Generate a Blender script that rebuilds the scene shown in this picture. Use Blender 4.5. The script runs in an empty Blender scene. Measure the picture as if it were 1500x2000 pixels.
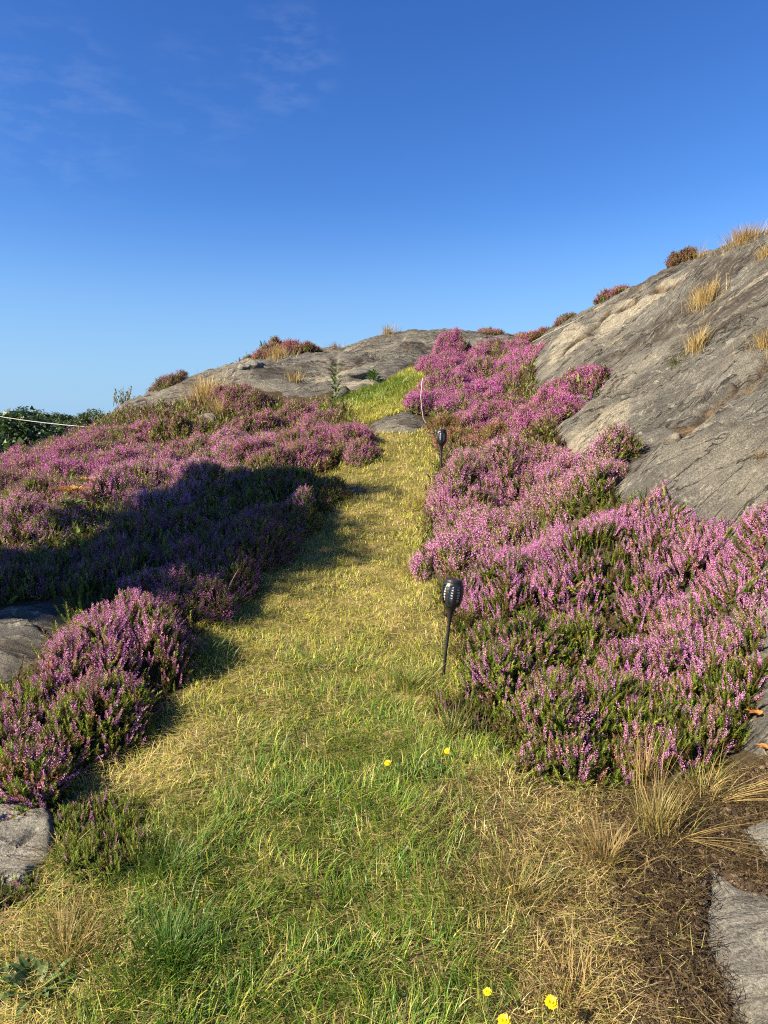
import bpy, math
import numpy as np
from mathutils import Vector, Matrix

SC = bpy.context.scene
COL = SC.collection
rng = np.random.default_rng(11)

# ------------------------------------------------------------------ camera, sky, sun
EYE, FPX, PITCH = 1.6, 1455.0, math.radians(5.89)
cam = bpy.data.cameras.new('camera')
cam.sensor_fit = 'VERTICAL'
cam.sensor_height = 36.0
cam.lens = FPX / 2000 * 36.0
cam.clip_start, cam.clip_end = 0.05, 6000
camo = bpy.data.objects.new('camera', cam)
COL.objects.link(camo)
camo.location = (0, 0, EYE)
camo.rotation_euler = (math.pi / 2 - PITCH, 0, 0)
SC.camera = camo

SUN_EL, SUN_AZ = math.radians(34), math.radians(247)     # azimuth clockwise from +Y: low sun from the left, a little behind
sdir = Vector((math.sin(SUN_AZ) * math.cos(SUN_EL), math.cos(SUN_AZ) * math.cos(SUN_EL), math.sin(SUN_EL)))
sl = bpy.data.lights.new('sun', 'SUN')
sl.energy, sl.angle, sl.color = 5.0, math.radians(0.5), (1.0, 0.86, 0.64)
so = bpy.data.objects.new('sun', sl)
COL.objects.link(so)
so.rotation_euler = (-sdir).to_track_quat('-Z', 'Y').to_euler()

W = bpy.data.worlds.new('World')
SC.world = W
W.use_nodes = True
wn, wl = W.node_tree.nodes, W.node_tree.links
wn.clear()
w_out = wn.new('ShaderNodeOutputWorld')
w_bg = wn.new('ShaderNodeBackground')
w_bg.inputs[1].default_value = 0.05
sky = wn.new('ShaderNodeTexSky')
sky.sky_type = 'NISHITA'
sky.sun_disc = False
sky.sun_elevation, sky.sun_rotation = SUN_EL, SUN_AZ
sky.altitude = 50
sky.air_density, sky.dust_density, sky.ozone_density = 1.0, 0.2, 3.0
# the clear deep blue of a dry northern morning: stronger contrast per channel, paler towards the horizon
w_sep = wn.new('ShaderNodeSeparateColor'); w_com = wn.new('ShaderNodeCombineColor')
wl.new(sky.outputs[0], w_sep.inputs[0])
for _k, (_a, _g) in enumerate(((1.80, 1.55), (1.84, 1.36), (2.04, 1.12))):
    _p = wn.new('ShaderNodeMath'); _p.operation = 'POWER'; _p.inputs[1].default_value = _g
    _m = wn.new('ShaderNodeMath'); _m.operation = 'MULTIPLY'; _m.inputs[1].default_value = 6.5 * _a * 0.1 ** _g
    wl.new(w_sep.outputs[_k], _p.inputs[0]); wl.new(_p.outputs[0], _m.inputs[0]); wl.new(_m.outputs[0], w_com.inputs[_k])
w_tc0 = wn.new('ShaderNodeTexCoord'); w_xyz = wn.new('ShaderNodeSeparateXYZ')
wl.new(w_tc0.outputs['Generated'], w_xyz.inputs[0])
w_hz = wn.new('ShaderNodeMapRange'); w_hz.interpolation_type = 'SMOOTHSTEP'
w_hz.inputs[1].default_value, w_hz.inputs[2].default_value = 0.30, -0.03
w_hz.inputs[3].default_value, w_hz.inputs[4].default_value = 0.0, 1.0
wl.new(w_xyz.outputs['Z'], w_hz.inputs[0])
w_hs = wn.new('ShaderNodeMix'); w_hs.data_type = 'RGBA'
wl.new(w_hz.outputs[0], w_hs.inputs[0]); wl.new(w_com.outputs[0], w_hs.inputs[6])
w_hs.inputs[7].default_value = (2.3, 3.85, 5.65, 1)
# a few thin wisps of cirrus
w_tc = wn.new('ShaderNodeTexCoord')
w_map = wn.new('ShaderNodeMapping')
w_map.inputs['Scale'].default_value = (9, 9, 26)
wl.new(w_tc.outputs['Generated'], w_map.inputs[0])
w_n = wn.new('ShaderNodeTexNoise')
w_n.inputs['Scale'].default_value = 2.2
w_n.inputs['Detail'].default_value = 6
w_n.inputs['Roughness'].default_value = 0.6
wl.new(w_map.outputs[0], w_n.inputs['Vector'])
def _wisp(u, v, inner, outer, amount):
    d = Vector(((u - 750) / FPX, math.cos(PITCH) + (1000 - v) / FPX * math.sin(PITCH), -math.sin(PITCH) + (1000 - v) / FPX * math.cos(PITCH))).normalized()
    dt = wn.new('ShaderNodeVectorMath'); dt.operation = 'DOT_PRODUCT'; dt.inputs[1].default_value = d
    wl.new(w_tc.outputs['Generated'], dt.inputs[0])
    q = wn.new('ShaderNodeMapRange'); q.interpolation_type = 'SMOOTHSTEP'
    q.inputs[1].default_value, q.inputs[2].default_value = math.cos(outer), math.cos(inner)
    q.inputs[4].default_value = amount
    wl.new(dt.outputs['Value'], q.inputs[0])
    return q.outputs[0]


w_n2 = wn.new('ShaderNodeMath'); w_n2.operation = 'MAXIMUM'
w_n3 = wn.new('ShaderNodeMath'); w_n3.operation = 'MAXIMUM'
wl.new(_wisp(560, 120, .01, .075, 1.0), w_n3.inputs[0]); wl.new(_wisp(110, 215, .02, .12, .8), w_n3.inputs[1])
wl.new(w_n3.outputs[0], w_n2.inputs[0]); wl.new(_wisp(400, 190, .01, .09, .5), w_n2.inputs[1])
w_r = wn.new('ShaderNodeMapRange')
w_r.inputs[1].default_value, w_r.inputs[2].default_value = 0.46, 0.80
wl.new(w_n.outputs[0], w_r.inputs[0])
w_mul = wn.new('ShaderNodeMath'); w_mul.operation = 'MULTIPLY'
wl.new(w_r.outputs[0], w_mul.inputs[0]); wl.new(w_n2.outputs[0], w_mul.inputs[1])
w_mul2 = wn.new('ShaderNodeMath'); w_mul2.operation = 'MULTIPLY'
w_mul2.inputs[1].default_value = 0.10
wl.new(w_mul.outputs[0], w_mul2.inputs[0])
w_mix = wn.new('ShaderNodeMix'); w_mix.data_type = 'RGBA'
wl.new(w_mul2.outputs[0], w_mix.inputs[0])
wl.new(w_hs.outputs[2], w_mix.inputs[6])
w_mix.inputs[7].default_value = (6, 6.5, 7.5, 1)
wl.new(w_mix.outputs[2], w_bg.inputs[0])
wl.new(w_bg.outputs[0], w_out.inputs[0])

SC.render.engine = 'CYCLES'
SC.view_settings.view_transform = 'Standard'
SC.view_settings.look = 'None'
SC.view_settings.exposure = 1.6
SC.view_settings.gamma = 1.0
SC.cycles.max_bounces = 6
SC.cycles.diffuse_bounces = 3
SC.cycles.glossy_bounces = 2
SC.cycles.transmission_bounces = 4
SC.cycles.use_denoising = False
SC.cycles.filter_width = 1.15

# ------------------------------------------------------------------ small helpers
CP, SP = math.cos(PITCH), math.sin(PITCH)


def ray(u, v):
    """Direction (per metre of Y) of the sight line of a photo pixel."""
    xc, yc = (u - 750) / FPX, (1000 - v) / FPX
    dy = CP + yc * SP
    return xc / dy, (-SP + yc * CP) / dy


def P(u, v, Y):
    dx, dz = ray(u, v)
    return np.array((dx * Y, Y, EYE + dz * Y))


def ss(a, b, x):
    t = np.clip((x - a) / (b - a), 0, 1)
    return t * t * (3 - 2 * t)


def _hash(ix, iy, seed):
    h = (ix.astype(np.int64) * 374761393 + iy.astype(np.int64) * 668265263 + seed * 974634777) & 0xFFFFFFFF
    h = ((h ^ (h >> 13)) * 1274126177) & 0xFFFFFFFF
    return (h ^ (h >> 16)) & 0xFFFFFFFF


def perlin(x, y, seed=0):
    x = np.asarray(x, float); y = np.asarray(y, float)
    ix, iy = np.floor(x), np.floor(y)
    fx, fy = x - ix, y - iy

    def g(ax, ay, dx, dy):
        a = _hash(ax, ay, seed) / 4294967296.0 * 2 * np.pi
        return np.cos(a) * dx + np.sin(a) * dy
    u, v = fx ** 3 * (fx * (fx * 6 - 15) + 10), fy ** 3 * (fy * (fy * 6 - 15) + 10)
    a = g(ix, iy, fx, fy); b = g(ix + 1, iy, fx - 1, fy)
    c = g(ix, iy + 1, fx, fy - 1); d = g(ix + 1, iy + 1, fx - 1, fy - 1)
    return 1.5 * ((a * (1 - u) + b * u) * (1 - v) + (c * (1 - u) + d * u) * v)


def fbm(x, y, seed=0, o=4, gain=0.5):
    r, a, f = 0.0, 1.0, 1.0
    for k in range(o):
        r = r + a * perlin(x * f, y * f, seed + k * 17)
        a *= gain; f *= 2.03
    return r


def sdpoly(x, y, poly):
    """Signed distance to a polygon, positive inside."""
    x = np.asarray(x, float); y = np.asarray(y, float)
    d2 = np.full(x.shape, 1e9); ins = np.zeros(x.shape, bool)
    n = len(poly)
    for i in range(n):
        ax, ay = poly[i]; bx, by = poly[(i + 1) % n]
        ex, ey = bx - ax, by - ay
        L = ex * ex + ey * ey + 1e-12
        t = np.clip(((x - ax) * ex + (y - ay) * ey) / L, 0, 1)
        d2 = np.minimum(d2, (x - ax - t * ex) ** 2 + (y - ay - t * ey) ** 2)
        c = (ay > y) != (by > y)
        with np.errstate(divide='ignore', invalid='ignore'):
            xi = ex * (y - ay) / (by - ay if by != ay else 1e-12) + ax
        ins ^= c & (x < xi)
    d = np.sqrt(d2)
    return np.where(ins, d, -d)


# ------------------------------------------------------------------ mesh building
def new_mesh(name, verts, tris=None, quads=None, mat=None, col=None, smooth=False):
    me = bpy.data.meshes.new(name)
    verts = np.asarray(verts, np.float32)
    parts, starts, pos = [], [], 0
    for a, k in ((tris, 3), (quads, 4)):
        if a is None or len(a) == 0:
            continue
        a = np.asarray(a, np.int32)
        parts.append(a.ravel()); starts.append(pos + np.arange(len(a), dtype=np.int32) * k)
        pos += a.size
    li = np.concatenate(parts); ls = np.concatenate(starts)
    me.vertices.add(len(verts)); me.vertices.foreach_set('co', verts.ravel())
    me.loops.add(len(li)); me.loops.foreach_set('vertex_index', li)
    me.polygons.add(len(ls)); me.polygons.foreach_set('loop_start', ls)
    me.polygons.foreach_set('use_smooth', np.full(len(ls), smooth, bool))
    if col is not None:
        at = me.color_attributes.new('Col', 'FLOAT_COLOR', 'POINT')
        c = np.ones((len(verts), 4), np.float32); c[:, :3] = col
        at.data.foreach_set('color', c.ravel())
    me.update(calc_edges=True)
    if mat:
        me.materials.append(mat)
    return me


def link(name, me, parent=None, loc=None):
    o = bpy.data.objects.new(name, me)
    COL.objects.link(o)
    if parent is not None:
        o.parent = parent
    if loc is not None:
        o.location = loc
    return o


def thing(name, label, cat, loc, group=None):
    o = bpy.data.objects.new(name, None)
    COL.objects.link(o)
    o.location = tuple(float(c) for c in loc)
    o.empty_display_size = 0.1
    o['label'] = label; o['category'] = cat
    if group:
        o['group'] = group
    return o


def tag(o, label=None, cat=None, group=None, kind=None):
    for k, v in (('label', label), ('category', cat), ('group', group), ('kind', kind)):
        if v:
            o[k] = v
    return o


class MB:
    """Collects numpy pieces into one mesh."""
    def __init__(s):
        s.v, s.t, s.c, s.n = [], [], [], 0

    def add(s, v, t, c):
        v = np.asarray(v, float).reshape(-1, 3)
        c = np.broadcast_to(np.asarray(c, float), (len(v), 3))
        s.v.append(v); s.t.append(np.asarray(t).reshape(-1, 3) + s.n); s.c.append(c); s.n += len(v)

    def build(s, name, mat, parent=None, origin=(0, 0, 0), smooth=False):
        if not s.v:
            return None
        v = np.concatenate(s.v) - np.asarray(origin)
        me = new_mesh(name, v, np.concatenate(s.t), None, mat, np.concatenate(s.c), smooth)
        return link(name, me, parent, None if parent is not None else origin)


def frames(d, roll):
    """Rotation matrices taking +Z to the unit vectors d, rolled about them."""
    d = d / np.linalg.norm(d, axis=1, keepdims=True)
    ref = np.where(np.abs(d[:, 2:3]) < 0.95, np.array([[0, 0, 1.0]]), np.array([[1.0, 0, 0]]))
    x = np.cross(ref, d); x /= np.linalg.norm(x, axis=1, keepdims=True)
    y = np.cross(d, x)
    c, s_ = np.cos(roll)[:, None], np.sin(roll)[:, None]
    return np.stack((x * c + y * s_, y * c - x * s_, d), axis=2)


def scatter(mb, tv, tt, tc, pos, d, scale, tint, wscale=None):
    """Copies of one template (tv, tt) placed at pos along d; scale = length, wscale = width."""
    n = len(pos)
    if n == 0:
        return
    R = frames(d, rng.uniform(0, 6.28, n))
    w = scale if wscale is None else wscale
    S = np.stack((w, w, scale), 1)
    v = np.einsum('nij,nkj->nki', R, tv[None] * S[:, None, :]) + pos[:, None, :]
    t = tt[None] + (np.arange(n) * len(tv))[:, None, None]
    c = np.clip(tc[None] * tint[:, None, :], 0, 1)
    mb.add(v.reshape(-1, 3), t.reshape(-1, 3), c.reshape(-1, 3))


def blades(mb, pos, az, length, width, lean, bend, color, tipcol=None, seg=3, side=None):
    n = len(pos)
    if n == 0:
        return
    hx, hy = np.cos(az), np.sin(az)
    p = pos.copy()
    tw = rng.uniform(-1.2, 1.2, n) if side is None else side
    sx, sy = -np.sin(az + tw), np.cos(az + tw)
    V, C = [], []
    for k in range(seg + 1):
        w = width * (1 - (k / seg) ** 1.6) * 0.5
        off = np.stack((sx * w, sy * w, np.zeros(n)), 1)
        cc = color if tipcol is None else color + (tipcol - color) * (k / seg) ** 2
        if k < seg:
            V += [p - off, p + off]; C += [cc, cc]
            th = lean + bend * k / max(seg - 1, 1)
            l = (length / seg)
            p = p + np.stack((np.sin(th) * hx * l, np.sin(th) * hy * l, np.cos(th) * l), 1)
        else:
            V.append(p); C.append(cc)
    m = len(V)
    tri = []
    for k in range(seg - 1):
        a = 2 * k
        tri += [(a, a + 1, a + 3), (a, a + 3, a + 2)]
    a = 2 * (seg - 1)
    tri.append((a, a + 1, a + 2))
    V = np.stack(V, 1); C = np.stack(C, 1)
    t = np.array(tri)[None] + (np.arange(n) * m)[:, None, None]
    mb.add(V.reshape(-1, 3), t.reshape(-1, 3), C.reshape(-1, 3))


def tube(mb, pts, radii, col, n=6, cap=True):
    pts = np.asarray(pts, float); m = len(pts)
    radii = np.broadcast_to(np.asarray(radii, float), (m,))
    tg = np.gradient(pts, axis=0)
    R = frames(tg, np.zeros(m))
    a = np.arange(n) / n * 2 * np.pi
    ring = np.stack((np.cos(a), np.sin(a), 0 * a), 1)
    v = np.einsum('mij,mkj->mki', R, ring[None] * radii[:, None, None]) + pts[:, None]
    t = []
    for i in range(m - 1):
        for j in range(n):
            b = i * n + j; c = i * n + (j + 1) % n
            t += [(b, c, c + n), (b, c + n, b + n)]
    if cap:
        for j in range(1, n - 1):
            t.append((0, j + 1, j)); t.append(((m - 1) * n, (m - 1) * n + j, (m - 1) * n + j + 1))
    mb.add(v.reshape(-1, 3), t, col)


def lathe(mb, prof, col, n=24, axis=None, origin=(0, 0, 0), skip=None):
    """prof: (r, z) list. skip(i, j) -> True leaves a hole."""
    prof = np.asarray(prof, float); m = len(prof)
    a = np.arange(n) / n * 2 * np.pi
    v = np.stack((prof[:, 0:1] * np.cos(a), prof[:, 0:1] * np.sin(a), prof[:, 1:2] + 0 * a), 2)
    t = []
    for i in range(m - 1):
        for j in range(n):
            if skip and skip(i, j):
                continue
            b = i * n + j; c = i * n + (j + 1) % n
            t += [(b, c, c + n), (b, c + n, b + n)]
    mb.add(v.reshape(-1, 3) + np.asarray(origin), t, col)


# ------------------------------------------------------------------ materials
def mat_leafy(name, transl=0.3, rough=0.6, spec=0.25, var=0.0):
    m = bpy.data.materials.new(name); m.use_nodes = True
    n, l = m.node_tree.nodes, m.node_tree.links
    n.clear()
    out = n.new('ShaderNodeOutputMaterial')
    at = n.new('ShaderNodeAttribute'); at.attribute_name = 'Col'
    pr = n.new('ShaderNodeBsdfPrincipled')
    pr.inputs['Roughness'].default_value = rough
    pr.inputs['Specular IOR Level'].default_value = spec
    l.new(at.outputs['Color'], pr.inputs['Base Color'])
    if transl > 0:
        tr = n.new('ShaderNodeBsdfTranslucent')
        l.new(at.outputs['Color'], tr.inputs['Color'])
        mx = n.new('ShaderNodeMixShader'); mx.inputs[0].default_value = transl
        l.new(pr.outputs[0], mx.inputs[1]); l.new(tr.outputs[0], mx.inputs[2])
        l.new(mx.outputs[0], out.inputs[0])
    else:
        l.new(pr.outputs[0], out.inputs[0])
    return m


def mat_plain(name, col, rough=0.5, spec=0.5, noise=0.0, nscale=40.0, transm=0.0):
    m = bpy.data.materials.new(name); m.use_nodes = True
    n, l = m.node_tree.nodes, m.node_tree.links
    pr = n['Principled BSDF']
    pr.inputs['Base Color'].default_value = (*col, 1)
    pr.inputs['Roughness'].default_value = rough
    pr.inputs['Specular IOR Level'].default_value = spec
    if noise:
        tc = n.new('ShaderNodeTexCoord')
        nz = n.new('ShaderNodeTexNoise'); nz.inputs['Scale'].default_value = nscale
        nz.inputs['Detail'].default_value = 5
        l.new(tc.outputs['Object'], nz.inputs['Vector'])
        mx = n.new('ShaderNodeMix'); mx.data_type = 'RGBA'
        mx.inputs[6].default_value = (*[c * (1 - noise) for c in col], 1)
        mx.inputs[7].default_value = (*[min(1, c * (1 + noise)) for c in col], 1)
        l.new(nz.outputs[0], mx.inputs[0]); l.new(mx.outputs[2], pr.inputs['Base Color'])
        bp = n.new('ShaderNodeBump'); bp.inputs['Strength'].default_value = 0.3
        bp.inputs['Distance'].default_value = 0.01
        l.new(nz.outputs[0], bp.inputs['Height']); l.new(bp.outputs[0], pr.inputs['Normal'])
    return m


def mat_ground():
    m = bpy.data.materials.new('soil_and_litter'); m.use_nodes = True
    n, l = m.node_tree.nodes, m.node_tree.links
    pr = n['Principled BSDF']; pr.inputs['Roughness'].default_value = 0.95
    pr.inputs['Specular IOR Level'].default_value = 0.1
    at = n.new('ShaderNodeAttribute'); at.attribute_name = 'Col'
    tc = n.new('ShaderNodeTexCoord')
    nz = n.new('ShaderNodeTexNoise'); nz.inputs['Scale'].default_value = 55; nz.inputs['Detail'].default_value = 8
    nz.inputs['Roughness'].default_value = 0.7
    l.new(tc.outputs['Object'], nz.inputs['Vector'])
    mr = n.new('ShaderNodeMapRange'); mr.inputs[1].default_value = 0.3; mr.inputs[2].default_value = 0.7
    mr.inputs[3].default_value = 0.3; mr.inputs[4].default_value = 1.6
    l.new(nz.outputs[0], mr.inputs[0])
    mx = n.new('ShaderNodeVectorMath'); mx.operation = 'SCALE'
    l.new(at.outputs['Color'], mx.inputs[0]); l.new(mr.outputs[0], mx.inputs['Scale'])
    l.new(mx.outputs[0], pr.inputs['Base Color'])
    bp = n.new('ShaderNodeBump'); bp.inputs['Strength'].default_value = 0.9; bp.inputs['Distance'].default_value = 0.02
    l.new(nz.outputs[0], bp.inputs['Height']); l.new(bp.outputs[0], pr.inputs['Normal'])
    return m


def mat_rock(name, base=(0.130, 0.124, 0.108), rot=0.12, fine=1.0, moss=1.0):
    """Foliated gneiss: bands along the strike, pale lichen, dark weathering, mineral speckle."""
    m = bpy.data.materials.new(name); m.use_nodes = True
    n, l = m.node_tree.nodes, m.node_tree.links
    pr = n['Principled BSDF']; pr.inputs['Roughness'].default_value = 0.85
    pr.inputs['Specular IOR Level'].default_value = 0.25
    tc = n.new('ShaderNodeTexCoord')

    def mapping(sc, r=(0, 0, rot)):
        mp = n.new('ShaderNodeMapping')
        mp.inputs['Scale'].default_value = sc; mp.inputs['Rotation'].default_value = r
        l.new(tc.outputs['Object'], mp.inputs[0]); return mp

    def noise(vec, s, d=6, r=0.6, dist=0.0):
        z = n.new('ShaderNodeTexNoise'); z.inputs['Scale'].default_value = s
        z.inputs['Detail'].default_value = d; z.inputs['Roughness'].default_value = r
        z.inputs['Distortion'].default_value = dist
        l.new(vec.outputs[0], z.inputs['Vector']); return z

    def rng_(sock, a, b, c=0.0, d=1.0):
        q = n.new('ShaderNodeMapRange')
        q.inputs[1].default_value, q.inputs[2].default_value = a, b
        q.inputs[3].default_value, q.inputs[4].default_value = c, d
        l.new(sock, q.inputs[0]); return q.outputs[0]

    def mix(fac, a, b, mode='MIX'):
        q = n.new('ShaderNodeMix'); q.data_type = 'RGBA'; q.blend_type = mode
        l.new(fac, q.inputs[0]) if not isinstance(fac, float) else setattr(q.inputs[0], 'default_value', fac)
        for k, s in ((6, a), (7, b)):
            if isinstance(s, tuple):
                q.inputs[k].default_value = (*s, 1)
            else:
                l.new(s, q.inputs[k])
        return q.outputs[2]
    band = mapping((0.5, 3.2, 0.5))
    iso = mapping((1, 1, 1))
    seam = mapping((0.32, 2.6, 0.32))
    nb = noise(band, 2.6, 9, 0.66, 0.15)
    nb2 = noise(band, 13, 7, 0.72)
    ns = noise(iso, 95, 4, 0.75)
    nf = noise(mapping((.45, 1.5, .45)), 24, 6, 0.75)
    np_ = noise(iso, 0.8, 5, 0.6)
    nl = noise(iso, 8.5, 7, 0.68)
    nd = noise(seam, 1.3, 9, 0.68, 0.2)
    nw = noise(seam, 2.1, 6, 0.6, 0.3)
    dark = tuple(c * 0.55 for c in base); light = tuple(min(1, c * 1.5) for c in base)
    c = mix(rng_(nb.outputs[0], 0.36, 0.64), dark, light)
    c = mix(rng_(nb2.outputs[0], 0.44, 0.56, 0.0, 0.6), c, tuple(x * .62 for x in base))
    c = mix(rng_(np_.outputs[0], 0.48, 0.62, 0, 0.6), c, (0.25, 0.228, 0.18))         # pale weathered crust
    c = mix(rng_(nl.outputs[0], 0.595, 0.64, 0, 0.65), c, (0.35, 0.34, 0.27))          # lichen
    c = mix(rng_(nf.outputs[0], 0.57, 0.66, 0, 0.7), c, (0.38, 0.34, 0.265))           # feldspar flecks
    c = mix(rng_(nf.outputs[0], 0.40, 0.33, 0, 0.75), c, (0.06, 0.055, 0.05))          # mica flecks
    c = mix(rng_(nd.outputs[0], 0.545, 0.63, 0, 0.85 * moss), c, (0.065, 0.053, 0.04))        # dark moss and soil in the bands
    lw = n.new('ShaderNodeMath'); lw.operation = 'SUBTRACT'; lw.inputs[1].default_value = 0.5
    l.new(nw.outputs[0], lw.inputs[0])
    la = n.new('ShaderNodeMath'); la.operation = 'ABSOLUTE'; l.new(lw.outputs[0], la.inputs[0])
    crack = rng_(la.outputs[0], 0.009, 0.002, 0, 0.8 * moss)
    c = mix(crack, c, (0.04, 0.033, 0.027))                                              # open joints
    at = n.new('ShaderNodeAttribute'); at.attribute_name = 'Col'
    sp = n.new('ShaderNodeSeparateColor'); l.new(at.outputs['Color'], sp.inputs[0])
    if moss == 1.0:
        c = mix(sp.outputs[2], c, mix(rng_(nf.outputs[0], .4, .6), (0.22, 0.195, 0.145), (0.40, 0.36, 0.27)))         # bleached faces
        q = n.new('ShaderNodeMath'); q.operation = 'MULTIPLY'; l.new(sp.outputs[1], q.inputs[0]); l.new(rng_(nb2.outputs[0], .38, .52), q.inputs[1])
        c = mix(q.outputs[0], c, (0.062, 0.052, 0.043))                                                                # dark broken ledges
        c = mix(sp.outputs[0], c, mix(rng_(nl.outputs[0], .42, .58), (0.045, 0.035, 0.025), (0.17, 0.12, 0.07)))       # soil and moss in the seams
    k = rng_(ns.outputs[0], 0.32, 0.68, 0.38, 1.48)
    sc_ = n.new('ShaderNodeVectorMath'); sc_.operation = 'SCALE'
    l.new(c, sc_.inputs[0]); l.new(k, sc_.inputs['Scale'])
    l.new(sc_.outputs[0], pr.inputs['Base Color'])
    add = n.new('ShaderNodeMath'); add.operation = 'ADD'
    l.new(nb2.outputs[0], add.inputs[0])
    m2 = n.new('ShaderNodeMath'); m2.operation = 'MULTIPLY'; m2.inputs[1].default_value = 0.4
    l.new(ns.outputs[0], m2.inputs[0]); l.new(m2.outputs[0], add.inputs[1])
    sb = n.new('ShaderNodeMath'); sb.operation = 'SUBTRACT'; l.new(add.outputs[0], sb.inputs[0]); l.new(crack, sb.inputs[1])
    bp = n.new('ShaderNodeBump'); bp.inputs['Strength'].default_value = 0.9
    bp.inputs['Distance'].default_value = 0.06 * fine
    l.new(sb.outputs[0], bp.inputs['Height']); l.new(bp.outputs[0], pr.inputs['Normal'])
    return m


M_GROUND = mat_ground()
M_ROCK = mat_rock('grey_gneiss')
M_SLAB = mat_rock('pale_gneiss', (0.235, 0.225, 0.195), 0.3, 0.8, 0.3)
M_PETAL = mat_leafy('heather_flowers', 0.30, 0.6, 0.2)
M_GREEN = mat_leafy('heather_leaves', 0.25, 0.6, 0.2)
M_TWIG = mat_leafy('heather_twigs', 0.0, 0.8, 0.2)
M_GRASS = mat_leafy('grass_blades', 0.35, 0.45, 0.35)
M_LEAF = mat_leafy('broad_leaves', 0.3, 0.45, 0.4)
M_BARK = mat_leafy('bark', 0.0, 0.9, 0.1)

# ------------------------------------------------------------------ terrain
# (photo pixel u, v, distance Y, height of what stands on the ground there)
CTRL = [
    # grass path
    (700, 2000, 1.9, 0), (300, 2000, 1.9, 0), (1100, 2000, 1.92, 0), (700, 1700, 2.5, 0), (250, 1700, 2.5, 0), (1050, 1700, 2.5, 0),
    (650, 1500, 3.1, 0), (300, 1480, 3.15, 0), (900, 1500, 3.1, 0), (860, 1322, 3.9, 0), (600, 1322, 3.9, 0), (400, 1340, 3.8, 0),
    (650, 1200, 4.8, 0), (830, 1180, 4.9, 0), (440, 1190, 4.85, 0), (700, 1100, 5.8, 0), (560, 1060, 6.2, 0), (700, 1000, 6.9, 0), (810, 980, 7.1, 0),
    (730, 920, 8.0, 0), (830, 900, 8.2, 0), (780, 842, 9.3, 0), (840, 845, 9.3, 0), (780, 815, 9.8, 0), (700, 815, 9.9, 0),
    (760, 775, 11.0, 0), (810, 740, 12.0, 0), (690, 790, 10.8, 0),
    # ridge of rock behind
    (880, 648, 16.5, 0), (760, 672, 15.8, 0), (640, 695, 15.2, 0), (540, 700, 14.8, 0), (430, 730, 14.2, 0), (330, 772, 13.6, 0), (255, 803, 13.2, 0),
    (700, 735, 13.0, 0), (600, 745, 12.8, 0), (780, 700, 14.0, 0), (500, 750, 12.6, 0), (860, 690, 14.0, .2), (1000, 660, 15.5, .1),
    # left bank, under the heather
    (640, 800, 9.6, .35), (560, 850, 8.6, .35), (470, 880, 7.8, .35), (350, 900, 7.5, .35), (200, 900, 7.6, .35), (60, 930, 7.0, .35),
    (30, 870, 8.8, .35), (150, 845, 9.8, .35), (300, 820, 10.5, .35), (440, 790, 11.2, .35), (560, 775, 11.2, .35),
    (480, 1000, 5.9, .32), (300, 990, 5.9, .3), (60, 1060, 5.3, .3), (60, 1190, 4.5, 0), (240, 1130, 4.0, .42), (80, 1330, 3.25, .3), (60, 1640, 2.62, 0.02),
    (0, 1250, 4.1, 0),
    # right bank
    (1100, 738, 9.0, .33), (930, 730, 11.2, .4), (1000, 800, 9.0, .35), (960, 850, 7.4, .4), (1100, 900, 6.5, .4), (900, 1010, 5.6, .35),
    (1150, 1010, 4.7, .4), (1380, 1050, 4.2, .4), (1050, 1190, 3.95, .33), (1370, 1200, 3.6, .35), (1000, 1520, 3.0, 0), (1250, 1500, 3.0, 0.05),
    (1450, 1480, 2.95, 0), (1450, 1700, 2.45, 0), (1450, 2000, 1.9, 0),
    # rock slope on the right
    (1500, 1060, 3.9, 0), (1300, 1000, 4.7, 0), (1200, 900, 6.0, 0), (1100, 842, 7.5, 0), (1060, 705, 11.0, 0), (1080, 655, 14.0, 0),
    (1190, 592, 13.0, 0), (1260, 555, 12.3, 0), (1400, 505, 10.8, 0), (1500, 470, 9.8, 0), (1300, 750, 7.5, 0), (1450, 850, 5.6, 0), (1400, 640, 8.1, 0),
    (1500, 750, 6.3, 0), (1200, 680, 10.0, 0), (1300, 640, 9.6, 0),
]
EXTRA = [(-6, 0, -.35), (-3, 0.3, -.1), (0, -2, -.1), (6, 0, .8), (3, 0.4, .1), (-5, 3, .05), (-8, 4, -.9), (-6.5, 7, .35), (-9, 9, -1.0), (-8, 12, -.3), (-11, 14, -2.2),
         (-9, 17, -1.2), (-4, 19, 1.3), (0, 21, 2.6), (5, 20, 3.2), (10, 15, 4.0), (8, 10, 4.2), (9, 6, 3.6), (6, 5, 2.9), (4.5, 3, 1.9), (4, 1.5, 1.2), (13, 10, 3.6), (14, 18, 2.5),
         (-12, 2, -2.2), (-13, 9, -3), (12, 0, 1.8), (0, 25, 1.2), (-8, 24, -1.5), (8, 24, 2)]
cp = np.array([P(u, v, Y) - np.array((0, 0, h)) for u, v, Y, h in CTRL] + [np.array(e, float) for e in EXTRA])


def _tps_fit(p, lam):
    n = len(p)
    r2 = (p[:, None, 0] - p[None, :, 0]) ** 2 + (p[:, None, 1] - p[None, :, 1]) ** 2
    K = 0.5 * r2 * np.log(r2 + 1e-9) + lam * np.eye(n)
    Q = np.concatenate((np.ones((n, 1)), p[:, :2]), 1)
    A = np.block([[K, Q], [Q.T, np.zeros((3, 3))]])
    return np.linalg.solve(A, np.concatenate((p[:, 2], np.zeros(3))))


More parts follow.
